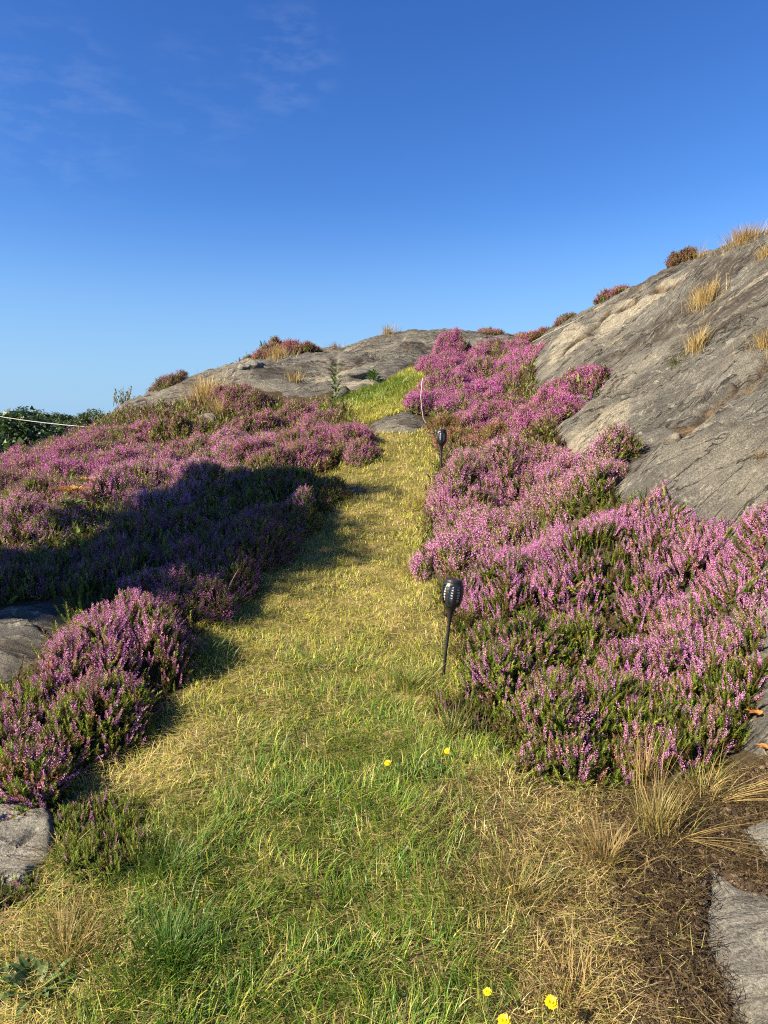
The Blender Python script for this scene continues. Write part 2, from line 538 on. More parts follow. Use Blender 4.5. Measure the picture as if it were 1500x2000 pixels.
_w = _tps_fit(cp, 0.04)
GX0, GX1, GY0, GY1, GS = -14.0, 16.0, -3.0, 27.0, 0.06
_gx = np.arange(GX0, GX1 + GS, GS); _gy = np.arange(GY0, GY1 + GS, GS)
_G = np.zeros((len(_gy), len(_gx)))
for j, yy in enumerate(_gy):
    r2 = (_gx[:, None] - cp[None, :, 0]) ** 2 + (yy - cp[None, :, 1]) ** 2
    _G[j] = (0.5 * r2 * np.log(r2 + 1e-9)) @ _w[:len(cp)] + _w[-3] + _w[-2] * _gx + _w[-1] * yy


def far_h(x, y):
    r = np.hypot(x, y)
    return -6.5 + 4.6 * ss(45, 115, r) * ss(200, -20, x) - 8 * ss(150, 400, r) + 0.8 * perlin(x / 17, y / 17, 5)


def H(x, y):
    """Height of the bare terrain."""
    x = np.asarray(x, float); y = np.asarray(y, float)
    fx = np.clip((x - GX0) / GS, 0, len(_gx) - 1.001); fy = np.clip((y - GY0) / GS, 0, len(_gy) - 1.001)
    i, j = fx.astype(int), fy.astype(int); a, b = fx - i, fy - j
    z = (_G[j, i] * (1 - a) + _G[j, i + 1] * a) * (1 - b) + (_G[j + 1, i] * (1 - a) + _G[j + 1, i + 1] * a) * b
    ex = np.maximum(np.maximum(GX0 + 3 - x, x - GX1 + 3), np.maximum(GY0 + .5 - y, y - GY1 + 4))
    k = ss(0, 14, ex)
    return z * (1 - k) + far_h(x, y) * k


def hit(u, v):
    """First terrain point behind a photo pixel."""
    dx, dz = ray(u, v)
    Y = np.linspace(0.4, 30, 6000)
    f = np.nonzero(EYE + dz * Y < H(dx * Y, Y))[0]
    y = Y[f[0]] if len(f) else 30.0
    return np.array((dx * y, y))


def poly(*uv):
    return np.array([hit(u, v) for u, v in uv])


PATH = np.concatenate((np.array([(-4.2, .5), (-3.9, 2.5)]), poly((-120, 1560),)))
PATH = np.concatenate((PATH, poly((110, 1570), (255, 1465), (380, 1370), (400, 1190), (470, 1100), (575, 1010), (630, 945), (690, 890), (715, 848), (855, 838),
            (855, 905), (825, 985), (815, 1085), (850, 1190), (885, 1320), (935, 1440), (1000, 1530), (1200, 1570), (1340, 1640), (1400, 2000), (1560, 2700))))
UPPER = poly((615, 815), (680, 780), (705, 770), (760, 752), (800, 722), (835, 735), (835, 800), (785, 812), (700, 832))
DRY = poly((830, 1570), (960, 1530), (1230, 1520), (1375, 1640), (1400, 2000), (1440, 2400), (1030, 2300), (960, 1900), (900, 1720))
SOIL = poly((1180, 1560), (1500, 1500), (1700, 1600), (1800, 2000), (1550, 2400), (1300, 2400), (1250, 1950), (1180, 1700))
LDRY = poly((-100, 1720), (120, 1690), (260, 1720), (330, 1830), (180, 2000), (60, 2150), (-200, 2150))
LEFTH = np.concatenate((poly((-40, 1560), (140, 1520), (255, 1440), (350, 1370), (395, 1190), (470, 1100), (575, 1010), (630, 945), (690, 890), (715, 850), (640, 790)),
                        np.array([(-2.2, 12.2), (-4.5, 13), (-7.5, 12), (-8, 8), (-5.5, 5), (-3.5, 3.2)])))
RIGHTH = poly((860, 905), (830, 985), (825, 1085), (855, 1190), (900, 1330), (960, 1480), (1020, 1530), (1200, 1500), (1440, 1470), (1470, 1250), (1490, 1080),
              (1260, 1010), (1200, 950), (1090, 860), (1170, 770), (1030, 720), (1010, 670), (880, 690), (830, 740), (830, 800), (850, 850))
ROCK_R = np.concatenate((poly((1490, 1490), (1455, 1440), (1400, 1200), (1240, 1030), (1150, 940), (1070, 850), (1035, 770), (1030, 715), (1050, 668)),
                         np.array([(3.6, 18), (8, 20), (14, 16), (14, 3), (6, 1.5), (3, 1.8)])))
RIDGE = np.concatenate((poly((330, 800), (430, 785), (520, 765), (620, 770), (705, 765), (760, 742), (800, 718), (850, 700)),
                        np.array([(2.6, 14.5), (3.5, 21), (-2, 22), (-7, 19), (-8.5, 14), (-6.2, 13.0)])))
SLAB_LL = poly((-160, 1600), (0, 1555), (105, 1540), (125, 1600), (95, 1690), (45, 1735), (-40, 1740), (-200, 1760))
SLAB_LM = poly((-150, 1210), (0, 1185), (105, 1165), (150, 1200), (80, 1290), (30, 1330), (-60, 1360), (-200, 1360))
SLAB_LR = poly((1370, 1655), (1430, 1700), (1560, 1760), (1700, 2000), (1600, 2400), (1480, 2200), (1425, 2000), (1385, 1910), (1352, 1830))
SLAB_UR = poly((1430, 1600), (1500, 1590), (1620, 1600), (1600, 1700), (1500, 1690), (1450, 1650))
STEP = poly((715, 832), (770, 812), (800, 806), (830, 822), (850, 838), (800, 846), (740, 846), (690, 846))


def near_rock(x, y):
    """Distance inside any sheet of bedrock."""
    return np.maximum(sdpoly(x, y, ROCK_R), sdpoly(x, y, RIDGE))


def rock_relief(x, y, seed=0):
    w = y + 0.12 * x + 0.25 * fbm(x * .5, y * .5, seed + 3, 3)
    s = x - 0.12 * y
    big = 0.10 * fbm(s * .28, w * .8, seed + 1, 3)
    q = w * 1.7 + 0.5 * fbm(s * .35, w * .9, seed + 9, 3)
    saw = q - np.floor(q)
    saw = np.where(saw < .88, saw / .88, (1 - saw) / .12)
    m = ss(-.15, .35, fbm(s * .35, w * .7, seed + 21, 2))
    q2 = w * 6.3 + 0.8 * fbm(s * .7, w * 2, seed + 31, 3)
    saw2 = q2 - np.floor(q2)
    saw2 = np.where(saw2 < .8, saw2 / .8, (1 - saw2) / .2)
    m2 = ss(-.1, .5, fbm(s * .6, w * 1.5, seed + 41, 3))
    fine = 0.030 * fbm(s * 2.5, w * 7, seed + 51, 4, .6) + 0.014 * fbm(s * 11, w * 19, seed + 61, 3, .6)
    return big + 0.17 * (saw - .5) * m + 0.085 * (saw2 - .5) * m2 + .05 * np.abs(fbm(s * 1.1, w * 2.2, seed + 81, 3)) + fine


SEAMS = [poly((1150, 960), (1290, 885), (1390, 800), (1470, 735), (1510, 700)), poly((1375, 835), (1440, 787), (1510, 730)), poly((1104, 708), (1150, 668), (1200, 628), (1265, 590), (1350, 560)),
         poly((1190, 715), (1270, 677), (1330, 650), (1420, 605), (1510, 572)), poly((1235, 792), (1310, 760), (1360, 730), (1400, 705)), poly((1130, 850), (1180, 815), (1230, 790)),
         poly((1330, 640), (1400, 625), (1470, 600))]
SEAMS_RIDGE = [poly((655, 702), (651, 722), (648, 742)), poly((738, 702), (722, 714), (705, 722)), poly((560, 745), (640, 728), (705, 722), (770, 705)), poly((800, 690), (770, 702)),
               poly((440, 735), (520, 730), (560, 728))]


def line_d(x, y, pl):
    d2 = np.full(x.shape, 1e9)
    for (ax, ay), (bx, by) in zip(pl[:-1], pl[1:]):
        ex, ey = bx - ax, by - ay
        t = np.clip(((x - ax) * ex + (y - ay) * ey) / (ex * ex + ey * ey + 1e-9), 0, 1)
        d2 = np.minimum(d2, (x - ax - t * ex) ** 2 + (y - ay - t * ey) ** 2)
    return np.sqrt(d2)


def seam_mask(x, y, seams, w):
    jit = .07 * fbm(x * 3, y * 3, 611, 3)
    m = np.zeros(x.shape)
    for k, pl in enumerate(seams):
        d = line_d(x + jit, y - jit, pl)
        m = np.maximum(m, np.exp(-(d / (w * (.6 + .8 * ss(-.5, .5, fbm(x * 1.7 + k, y * 1.7, 613, 2))))) ** 2) * ss(-.55, -.05, fbm(x * 1.3, y * 1.3 + k, 617, 2)))
    return m


def blob(x, y, u, v, rx, ry):
    c = hit(u, v)
    return np.exp(-((x - c[0]) / rx) ** 2 - ((y - c[1]) / ry) ** 2)


def rock_cols(seams, w, darks, pales):
    def f(x, y):
        n = fbm(x * 2.2, y * 4.5, 621, 4)
        dk = np.zeros(x.shape); pl = np.zeros(x.shape)
        for a in darks:
            dk = np.maximum(dk, blob(x, y, *a))
        for a in pales:
            pl = np.maximum(pl, blob(x, y, *a))
        return np.stack((ss(.25, .7, seam_mask(x, y, seams, w)), ss(.3, .6, dk + .35 * n), .85 * ss(.35, .65, pl + .35 * n)), 1)
    return f


COL_R = rock_cols(SEAMS, .055, [(1340, 615, .9, .35), (1440, 590, .8, .3), (1230, 690, .6, .2), (1240, 900, .3, .16), (1330, 890, .3, .1)],
                  [(1225, 632, .55, .5), (1285, 590, .4, .2), (1370, 850, .25, .16), (1170, 850, .35, .35), (1470, 560, .8, .15), (1110, 690, .3, .5)])
COL_RIDGE = rock_cols(SEAMS_RIDGE, .06, [(720, 712, .35, .25), (560, 735, .5, .2), (830, 690, .5, .3)], [(690, 757, .4, .25), (480, 712, .5, .4), (640, 745, .5, .3)])


def z_rock_r(x, y):
    sd = sdpoly(x, y, ROCK_R) + 0.10 * fbm(x * 1.6, y * 1.6, 71, 4)
    return H(x, y) + np.clip(sd * .35, -.3, .05) + rock_relief(x, y) * ss(-.1, .5, sd) - .07 * seam_mask(x, y, SEAMS, .06)


def z_ridge(x, y):
    sd = sdpoly(x, y, RIDGE) + 0.12 * fbm(x * 1.6, y * 1.6, 73, 4)
    return H(x, y) + np.clip(sd * .35, -.3, .06) + 0.9 * rock_relief(x, y, 200) * ss(-.1, .5, sd) - .08 * seam_mask(x, y, SEAMS_RIDGE, .07)


def soil_rel(x, y):
    return 0.03 * fbm(x * .9, y * .9, 81, 3) + 0.014 * fbm(x * 5, y * 5, 83, 3)


def z_ground(x, y):
    sl = sdpoly(x, y, SLAB_LR)
    for q in (SLAB_LL, SLAB_LM, SLAB_UR, STEP):
        sl = np.maximum(sl, sdpoly(x, y, q))
    return H(x, y) + soil_rel(x, y) * (1 - .6 * ss(-.1, .05, sl)) - 0.30 * ss(.12, .6, near_rock(x, y)) - .07 * ss(0, .12, sl)


def z_surf(x, y):
    """Top of whatever carries a plant there."""
    return np.maximum(np.maximum(z_ground(x, y), z_rock_r(x, y)), z_ridge(x, y))


def axis(a, b, dense_a, dense_b, step, grow=1.25):
    mid = np.arange(dense_a, dense_b + step / 2, step)
    L, s = [], step; x = mid[0]
    while x > a:
        s *= grow; x -= s; L.append(x)
    R, s = [], step; x = mid[-1]
    while x < b:
        s *= grow; x += s; R.append(x)
    return np.concatenate((np.array(L[::-1]), mid, np.array(R)))


def grid_mesh(name, xs, ys, zf, mat, colf=None, keep=None):
    X, Y = np.meshgrid(xs, ys)
    Z = zf(X.ravel(), Y.ravel())
    v = np.stack((X.ravel(), Y.ravel(), Z), 1)
    nx, ny = len(xs), len(ys)
    i = (np.arange(ny - 1)[:, None] * nx + np.arange(nx - 1)[None]).ravel()
    q = np.stack((i, i + 1, i + nx + 1, i + nx), 1)
    if keep is not None:
        k = keep(v[:, 0], v[:, 1])
        q = q[k[q].any(1)]
        used = np.unique(q); remap = np.full(len(v), -1); remap[used] = np.arange(len(used))
        v = v[used]; q = remap[q]
    c = colf(v[:, 0], v[:, 1]) if colf else None
    return new_mesh(name, v, None, q, mat, c, True)


def lerp(a, b, t):
    return a + (np.asarray(b) - a) * t[:, None]


def ground_col(x, y):
    n1 = fbm(x * 1.3, y * 1.3, 91, 3); n2 = fbm(x * 4, y * 4, 93, 3)
    c = np.tile(np.array((0.055, 0.042, 0.024)), (len(x), 1))                       # heath litter
    g = ss(-.1, .1, np.maximum(sdpoly(x, y, PATH), sdpoly(x, y, UPPER)) + .08 * n1)
    c = lerp(c, (0.13, 0.11, 0.04), g)
    c = lerp(c, (0.25, 0.19, 0.085), g * ss(-.3, .5, n2) * .85)
    d = ss(-.1, .12, np.maximum(sdpoly(x, y, DRY), sdpoly(x, y, LDRY) - .1) + .1 * n1)
    c = lerp(c, (0.24, 0.165, 0.085), d)
    s = ss(-.06, .10, sdpoly(x, y, SOIL) + .12 * n2)
    c = lerp(c, (0.075, 0.05, 0.033), s * .95)
    r = np.hypot(x, y)
    return lerp(c, (0.035, 0.05, 0.018), ss(16, 26, r))


ground = link('ground', grid_mesh('ground', axis(-3000, 3000, -7, 7, .05, 1.16), axis(-600, 4000, .8, 14, .05, 1.16), z_ground, M_GROUND, ground_col))
ground['kind'] = 'structure'
o = link('rock_hillside', grid_mesh('rock_hillside', axis(.5, 14, .8, 5.5, .025, 1.05), axis(1.4, 20, 1.8, 12.5, .025, 1.05), z_rock_r, M_ROCK, COL_R,
         keep=lambda x, y: sdpoly(x, y, ROCK_R) > -.45))
o['kind'] = 'structure'
o = link('rock_ridge', grid_mesh('rock_ridge', axis(-9, 4, -6.5, 3, .03, 1.05), axis(10, 22, 11, 17.5, .03, 1.05), z_ridge, M_ROCK, COL_RIDGE,
         keep=lambda x, y: sdpoly(x, y, RIDGE) > -.45))
o['kind'] = 'structure'


def slab(name, label, pl, lift, edge, seed, mat=None, cat='rock', rel=.5, step=.018, cracks=()):
    c = pl.mean(0); z0 = float(H(c[0], c[1]))

    def zf(x, y):
        sd = sdpoly(x, y, pl) + .05 * fbm(x * 3, y * 3, seed, 4)
        k = ss(-edge * .4, edge, sd)
        return H(x, y) - .06 + (lift + .06) * k ** .7 + rel * rock_relief(x * 1.3 + seed, y * 1.3, seed) * k - .045 * sum(np.exp(-(line_d(x + .02 * fbm(x * 9, y * 9, 5, 2), y, q) / .014) ** 2) for q in cracks)
    x0, y0 = pl.min(0) - .2; x1, y1 = pl.max(0) + .2
    me = grid_mesh(name, np.arange(x0, x1, step), np.arange(y0, y1, step), zf, mat or M_SLAB, keep=lambda x, y: sdpoly(x, y, pl) > -.12)
    co = np.empty(len(me.vertices) * 3, np.float32); me.vertices.foreach_get('co', co)
    co = co.reshape(-1, 3) - np.array((c[0], c[1], z0)); me.vertices.foreach_set('co', co.ravel().astype(np.float32))
    o = link(name, me, None, (c[0], c[1], z0))
    return tag(o, label, cat)


slab('rock_slab', 'pale flat rock slab beside straw grass at the lower left edge', SLAB_LL, .02, .05, 301, mat_rock('layered_gneiss', (0.30, 0.285, 0.245), 0.9, 1.0, 0.5), rel=.45, cracks=[poly((-60, 1628), (50, 1606), (135, 1588)), poly((-60, 1690), (30, 1668), (70, 1640))])
slab('rock_slab', 'grey rock slab behind the near left heather, partly shaded', SLAB_LM, .0, .25, 331, M_ROCK, rel=.35)
slab('rock_slab', 'large pale lichen-spotted slab at the lower right corner', SLAB_LR, .03, .10, 351, rel=.25)
slab('rock_slab', 'small pale rock slab on bare soil at the right edge', SLAB_UR, .03, .10, 371, rel=.3)
slab('step_rock', 'grey rock step crossing the grass path near its top', STEP, .045, .14, 391, M_ROCK, rel=.4)


def boulder(label, u, v, Y, r, h, seed, mat=None):
    n, m = 22, 12
    a = np.arange(n) / n * 2 * np.pi; b = np.linspace(-.6, np.pi / 2, m)
    A, B = np.meshgrid(a, b)
    x, y, z = np.cos(A) * np.cos(B), np.sin(A) * np.cos(B), np.sin(B)
    k = 1 + .28 * fbm(x * 1.4 + z + seed, y * 1.4 - z, seed, 3)
    vv = np.stack((x * r[0] * k, y * r[1] * k, z * h * k), 2).reshape(-1, 3)
    t = []
    for i in range(m - 1):
        for j in range(n):
            q, w_ = i * n + j, i * n + (j + 1) % n
            t.append((q, w_, w_ + n, q + n))
    p = P(u, v, Y)
    me = new_mesh('boulder', vv, None, t, mat or M_SLAB, None, True)
    return tag(link('boulder', me, None, (p[0], p[1], float(z_surf(p[0], p[1])))), label, 'rock')


boulder('yellowish lichen-covered boulder on the ridge above the straw clump', 497, 728, 13.4, (.17, .15), .10, 1)
boulder('small pale stone left of the yellowish boulder on the ridge', 477, 738, 13.0, (.11, .1), .07, 2)
boulder('low pale rock poking out below the ridge straw', 405, 806, 11.4, (.22, .2), .13, 3)
boulder('whitish stone above the upper grass patch', 690, 757, 12.6, (.26, .18), .09, 4)
boulder('dark mossy stone beside the leafy weed', 668, 780, 11.6, (.12, .12), .13, 5, M_ROCK)
boulder('half-buried pale stone among the far left heather', 292, 862, 9.0, (.26, .16), .24, 6)
boulder('flat grey stone sunk in the mown path', 690, 962, 7.4, (.13, .10), .04, 7, M_ROCK)


def at_height(u, v, h, Y0=1.2):
    """Distance at which the sight line of a photo pixel passes h above the surface."""
    dx, dz = ray(u, v)
    Y = np.linspace(Y0, 24, 2400)
    gap = EYE + dz * Y - z_surf(dx * Y, Y) - h
    f = np.nonzero(gap < 0)[0]
    return float(Y[f[0]] if len(f) else Y[np.argmin(gap)])


# ------------------------------------------------------------------ heather
def tmpl_spike(n, tris, size, stem=True, seed=0):
    """A flower spike 1 long (z 0..1), width unit 1 = spike length: small bells round a stem."""
    r = np.random.default_rng(seed)
    V, T, C = [], [], []
    k = 0
    for i in range(n):
        t = i / max(n - 1, 1)
        z = .08 + .88 * t + r.uniform(-.03, .03)
        a = i * 2.4 + r.uniform(-.4, .4)
        rad = size * (1.0 - .62 * t ** 2) * r.uniform(.8, 1.2)
        ln = size * 1.35 * (1 - .45 * t ** 2) * r.uniform(.85, 1.2)
        d = np.array((math.cos(a), math.sin(a), 0)); s_ = np.array((-d[1], d[0], 0))
        base = np.array((0, 0, z)) + d * rad * .15
        tip = base + d * rad * 1.0 + np.array((0, 0, ln * r.uniform(-.2, .75)))
        w = rad * .62
        sh = r.uniform(.75, 1.3)
        if tris == 1:
            V += [base + s_ * w * .9, base - s_ * w * .9, tip]; T.append((k, k + 1, k + 2)); k += 3
            C += [(sh,) * 3] * 3
        elif tris == 2:
            V += [base, tip + s_ * w, tip + np.array((0, 0, w)), tip - s_ * w]
            T += [(k, k + 1, k + 2), (k, k + 2, k + 3)]; k += 4
            C += [(sh,) * 3] * 4
        else:
            up = np.cross(s_, d)
            V += [base, tip + s_ * w, tip + np.array((0, 0, 1)) * w, tip - s_ * w - np.array((0, 0, .4)) * w]
            T += [(k, k + 1, k + 2), (k, k + 2, k + 3), (k, k + 3, k + 1)]; k += 4
            C += [(sh * .9,) * 3] + [(sh,) * 3] * 3
    return np.array(V), np.array(T), np.array(C)


def tmpl_shoot(n, size, seed=0):
    """A leafy shoot 1 long: short scale leaves and a few side twigs."""
    r = np.random.default_rng(seed)
    V, T, C = [], [], []
    k = 0
    for i in range(n):
        t = i / max(n - 1, 1)
        z = .04 + .9 * t
        a = i * 2.4 + r.uniform(-.5, .5)
        d = np.array((math.cos(a), math.sin(a), 0)); s_ = np.array((-d[1], d[0], 0))
        ln = size * r.uniform(.8, 1.5) * (1.15 - .5 * t)
        base = np.array((0, 0, z))
        tip = base + d * ln * .75 + np.array((0, 0, ln * r.uniform(.5, 1.0)))
        w = ln * .20
        V += [base + s_ * w, base - s_ * w, tip]; T.append((k, k + 1, k + 2)); k += 3
        sh = r.uniform(.7, 1.35)
        C += [(sh * r.uniform(.9, 1.15), sh, sh * .8)] * 3
    V += [np.array((.012, 0, -.1)), np.array((-.012, 0, -.1)), np.array((0, 0, 1))]
    T.append((k, k + 1, k + 2)); C += [(1.1, .75, .6)] * 3
    return np.array(V), np.array(T), np.array(C)


LOD = {0: ([tmpl_spike(36, 3, .064, seed=s) for s in range(6)], [tmpl_shoot(44, .15, s) for s in range(6)]),
       1: ([tmpl_spike(15, 2, .085, seed=s) for s in range(6)], [tmpl_shoot(20, .21, s) for s in range(6)]),
       2: ([tmpl_spike(8, 2, .11, seed=s) for s in range(6)], [tmpl_shoot(8, .36, s) for s in range(6)])}

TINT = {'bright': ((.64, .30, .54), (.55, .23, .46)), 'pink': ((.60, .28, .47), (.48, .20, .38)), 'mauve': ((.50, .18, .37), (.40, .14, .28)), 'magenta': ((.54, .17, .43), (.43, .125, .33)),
        'faded': ((.46, .20, .20), (.37, .17, .15)), 'dark': ((.33, .12, .25), (.25, .09, .17)), 'deep': ((.48, .13, .28), (.40, .10, .23))}  # dark: own tone on the skyline, painted-in shade on the left bank
GREENS = ((.13, .19, .03), (.19, .225, .045), (.085, .125, .028))
BROWNS = ((.12, .085, .035), (.09, .07, .03), (.14, .10, .05))
USED = []


def heather(label, lobes, tint='mauve', flowers=1.0, green=.5, lod=1, dens=1.0, group=None, slen=(.07, .14), name='heather_bush', brown=.3, shade_core=True, hmin=.14):
    """lobes: (u, v, Y, rx, ry) - the pixel of a dome's top, its distance and half widths."""
    L = []
    for q in lobes:
        u, v, Y, rx, ry = q[:5]
        if Y == 0:
            Y = at_height(u, v, q[5] + .06, 6.0)
        p = P(u, v, Y)
        g = float(z_surf(p[0], p[1]))
        h = p[2] - g - .09
        if len(q) == 5 and h < .17:
            Y = at_height(u, v, .25)
            p = P(u, v, Y); h = .20
        if len(q) > 5:
            h = q[5]
        if not (.12 < h < .75):
            print('HEATHER height', label[:40], (u, v, Y), round(h, 2))
        L.append((p[0], p[1], rx, ry, float(np.clip(h, hmin, .72)), rng.uniform(0, 100), float(z_surf(p[0], p[1]))))
    USED.extend(L)

    def surf(x, y, which=None):
        best = np.full(x.shape, -9.0)
        base = z_surf(x, y)
        for (cx, cy, rx, ry, h, sd, zc) in (L if which is None else [L[which]]):
            a = np.arctan2((y - cy) / ry, (x - cx) / rx)
            r = np.hypot((x - cx) / rx, (y - cy) / ry) / (1 + .20 * fbm(np.cos(a) * 1.3 + sd, np.sin(a) * 1.3, 7, 2))
            pr = np.clip(1 - r ** 2.6, 0, 1) ** .55
            lump = .84 + .46 * fbm(x * 3.1 + sd, y * 3.1, 11, 3)
            up = np.clip(base - zc, -.3, 1.0) * np.where(base > zc, .5, .25)      # a bush on a slope leans into it
            z = np.where(r < 1, np.maximum((h - up) * pr * np.clip(lump, .38, 1.2), .02), -9.0)
            best = np.maximum(best, z)
        return np.where(best > -1, base + best, base - 9), best
    cx, cy = np.mean([l[0] for l in L]), np.mean([l[1] for l in L])
    org = np.array((cx, cy, float(z_surf(cx, cy))))
    root = thing(name, label, 'heather', org, group)
    sx, sy, sz, nx, ny, nz = [], [], [], [], [], []
    for i, (bx, by, rx, ry, h, sd, zc) in enumerate(L):
        area = math.pi * rx * ry + math.pi * (rx + ry) * h * .6
        n = int(area * 1500 * dens)
        r = rng.uniform(0, 1, n) ** .44 * 1.1; a = rng.uniform(0, 2 * np.pi, n)
        x, y = bx + rx * r * np.cos(a), by + ry * r * np.sin(a)
        z, hh = surf(x, y, i)
        za, _ = surf(x, y)
        ok = (z > -5) & (z > za - .02) & (hh > .015)
        x, y, z = x[ok], y[ok], z[ok]
        e = .02
        zx, _ = surf(x + e, y, i); zy, _ = surf(x, y + e, i)
        gx = np.clip(np.where(zx > -5, (zx - z) / e, np.sign(x - bx) * -3), -4, 4)
        gy = np.clip(np.where(zy > -5, (zy - z) / e, np.sign(y - by) * -3), -4, 4)
        N = np.stack((-gx, -gy, np.ones_like(gx)), 1); N /= np.linalg.norm(N, axis=1, keepdims=True)
        sx.append(x); sy.append(y); sz.append(z); nx.append(N)
    x, y, z, N = np.concatenate(sx), np.concatenate(sy), np.concatenate(sz), np.concatenate(nx)
    n = len(x)
    pos = np.stack((x, y, z), 1)
    # shoots of one branch lean the same way
    lean = np.stack((fbm(x * 6, y * 6, 401, 2), fbm(x * 6, y * 6, 402, 2), np.zeros(n)), 1)
    d = .75 * N + np.array((0, 0, .62)) + .30 * lean + .20 * rng.normal(size=(n, 3))
    d /= np.linalg.norm(d, axis=1, keepdims=True)
    patch = fbm(x * 2.3 + 5, y * 2.3, 411, 3)
    ln = rng.uniform(slen[0], slen[1], n) * (1 + .25 * patch)
    spikes, shoots = LOD[lod]
    fl = MB(); gr = MB(); tw = MB()
    # flowers stand towards the top and the light; lower flanks carry fewer
    pf = np.clip(flowers * (.80 + .55 * patch) * np.clip(.35 + .9 * d[:, 2], .2, 1), 0, .97)
    isf = rng.uniform(0, 1, n) < pf
    c0, c1 = np.array(TINT[tint][0]), np.array(TINT[tint][1])
    tcol = lerp(np.tile(c0, (n, 1)), c1, np.clip(rng.uniform(-.2, 1.2, n) + .5 * patch, 0, 1)) * rng.uniform(.75, 1.2, (n, 1))
    old = rng.uniform(0, 1, n) < brown * .5
    tcol[old] = tcol[old] * np.array((.8, .85, .5)) + np.array((.05, .03, 0))
    tip = pos + d * (ln * .45)[:, None]
    for k in range(6):
        m = isf & (np.arange(n) % 6 == k)
        scatter(fl, *spikes[k], (tip - d * ln[:, None])[m], d[m], ln[m], tcol[m])
    gcol = np.array(GREENS)[rng.integers(0, 3, n)] * rng.uniform(.8, 1.25, (n, 1))
    bro = rng.uniform(0, 1, n) < brown
    gcol[bro] = np.array(BROWNS)[rng.integers(0, 3, bro.sum())]
    gl = ln * np.where(isf, 1.1, rng.uniform(.7, 1.1, n))
    gb = np.where(isf[:, None], tip - d * (ln + gl * .72)[:, None], tip - d * (gl * rng.uniform(1.0, 1.5, n))[:, None])
    keepg = rng.uniform(0, 1, n) < np.where(isf, .8 * green + .2, 1.0)
    for k in range(6):
        m = keepg & (np.arange(n) % 6 == k)
        scatter(gr, *shoots[k], gb[m], d[m], gl[m], gcol[m])
    # extra leaf sprays between the flower shoots
    ex = rng.uniform(0, 1, n) < green
    for k in range(3):
        m = ex & (np.arange(n) % 3 == k)
        mm = int(m.sum())
        d2 = d[m] + rng.normal(size=(mm, 3)) * .45
        l2 = ln[m] * rng.uniform(.45, .85, mm)
        scatter(gr, *shoots[k], pos[m] - d[m] * .05 + rng.normal(size=(mm, 3)) * .012, d2, l2, gcol[m] * np.array((1.15, 1.1, .9)))
    # woody branches from the rootstock to the crown
    nb = int((160, 60, 30)[lod] * max(1, len(L) * .8))
    pick = rng.integers(0, n, nb)
    for i in pick:
        li = min(range(len(L)), key=lambda q: (L[q][0] - x[i]) ** 2 / L[q][2] ** 2 + (L[q][1] - y[i]) ** 2 / L[q][3] ** 2)
        bx, by = L[li][0] + .4 * (x[i] - L[li][0]) + rng.normal() * .03, L[li][1] + .4 * (y[i] - L[li][1]) + rng.normal() * .03
        bz = float(z_surf(bx, by)) - .02
        e = pos[i] - d[i] * ln[i] * .5
        mid = np.array(((bx + e[0]) / 2 + (e[0] - bx) * .15, (by + e[1]) / 2 + (e[1] - by) * .15, bz + (e[2] - bz) * .4))
        t = np.linspace(0, 1, 5)[:, None]
        pts = (1 - t) ** 2 * np.array((bx, by, bz)) + 2 * t * (1 - t) * mid + t ** 2 * e
        tube(tw, pts, np.linspace(.006, .0022, 5) * (1 if lod < 2 else 1.6), np.array((.10, .065, .045)) * rng.uniform(.6, 1.4), 3, False)
    if shade_core:
        # dark dome for the inner tangle, added to block light and look shaded
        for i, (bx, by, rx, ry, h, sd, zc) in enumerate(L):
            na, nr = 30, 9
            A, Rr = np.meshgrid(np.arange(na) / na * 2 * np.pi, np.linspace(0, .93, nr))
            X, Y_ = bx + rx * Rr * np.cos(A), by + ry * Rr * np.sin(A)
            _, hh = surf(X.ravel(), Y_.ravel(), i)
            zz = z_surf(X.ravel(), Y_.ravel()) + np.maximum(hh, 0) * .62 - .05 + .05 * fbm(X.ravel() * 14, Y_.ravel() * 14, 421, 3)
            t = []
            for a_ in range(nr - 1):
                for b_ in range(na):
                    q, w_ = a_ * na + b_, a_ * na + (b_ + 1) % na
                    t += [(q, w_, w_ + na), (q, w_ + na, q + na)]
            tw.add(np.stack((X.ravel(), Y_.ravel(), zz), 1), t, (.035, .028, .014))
    fl.build('flower_spikes', M_PETAL, root, org)
    gr.build('foliage', M_GREEN, root, org)
    tw.build('branches', M_TWIG, root, org)  # real branches together with the added dark inner dome
    return root


GN, GL, GRU, GS_ = 'heather bushes along the right of the path', 'heather bushes of the left bank', 'heather bushes at the top right of the path', 'small heathers on the skyline'
# --- near left
heather('bright pink near left heather, tallest one beside the grass', [(245, 1150, 3.95, .37, .42), (170, 1215, 3.7, .27, .3)], 'pink', .95, .55, 0, 1.0, GL)
heather('pink and green heather cut by the left photo edge above the pale slab', [(85, 1345, 3.3, .34, .36), (190, 1330, 3.45, .25, .3), (20, 1430, 3.05, .25, .25)], 'pink', .5, 1.1, 0, 1.0, GL)
heather('half-shaded dark heather right behind the near left pink one', [(370, 1125, 4.7, .28, .36), (330, 1100, 5.0, .3, .3), (425, 1078, 5.2, .28, .32)], 'mauve', .8, .6, 1, 1.1, GL)
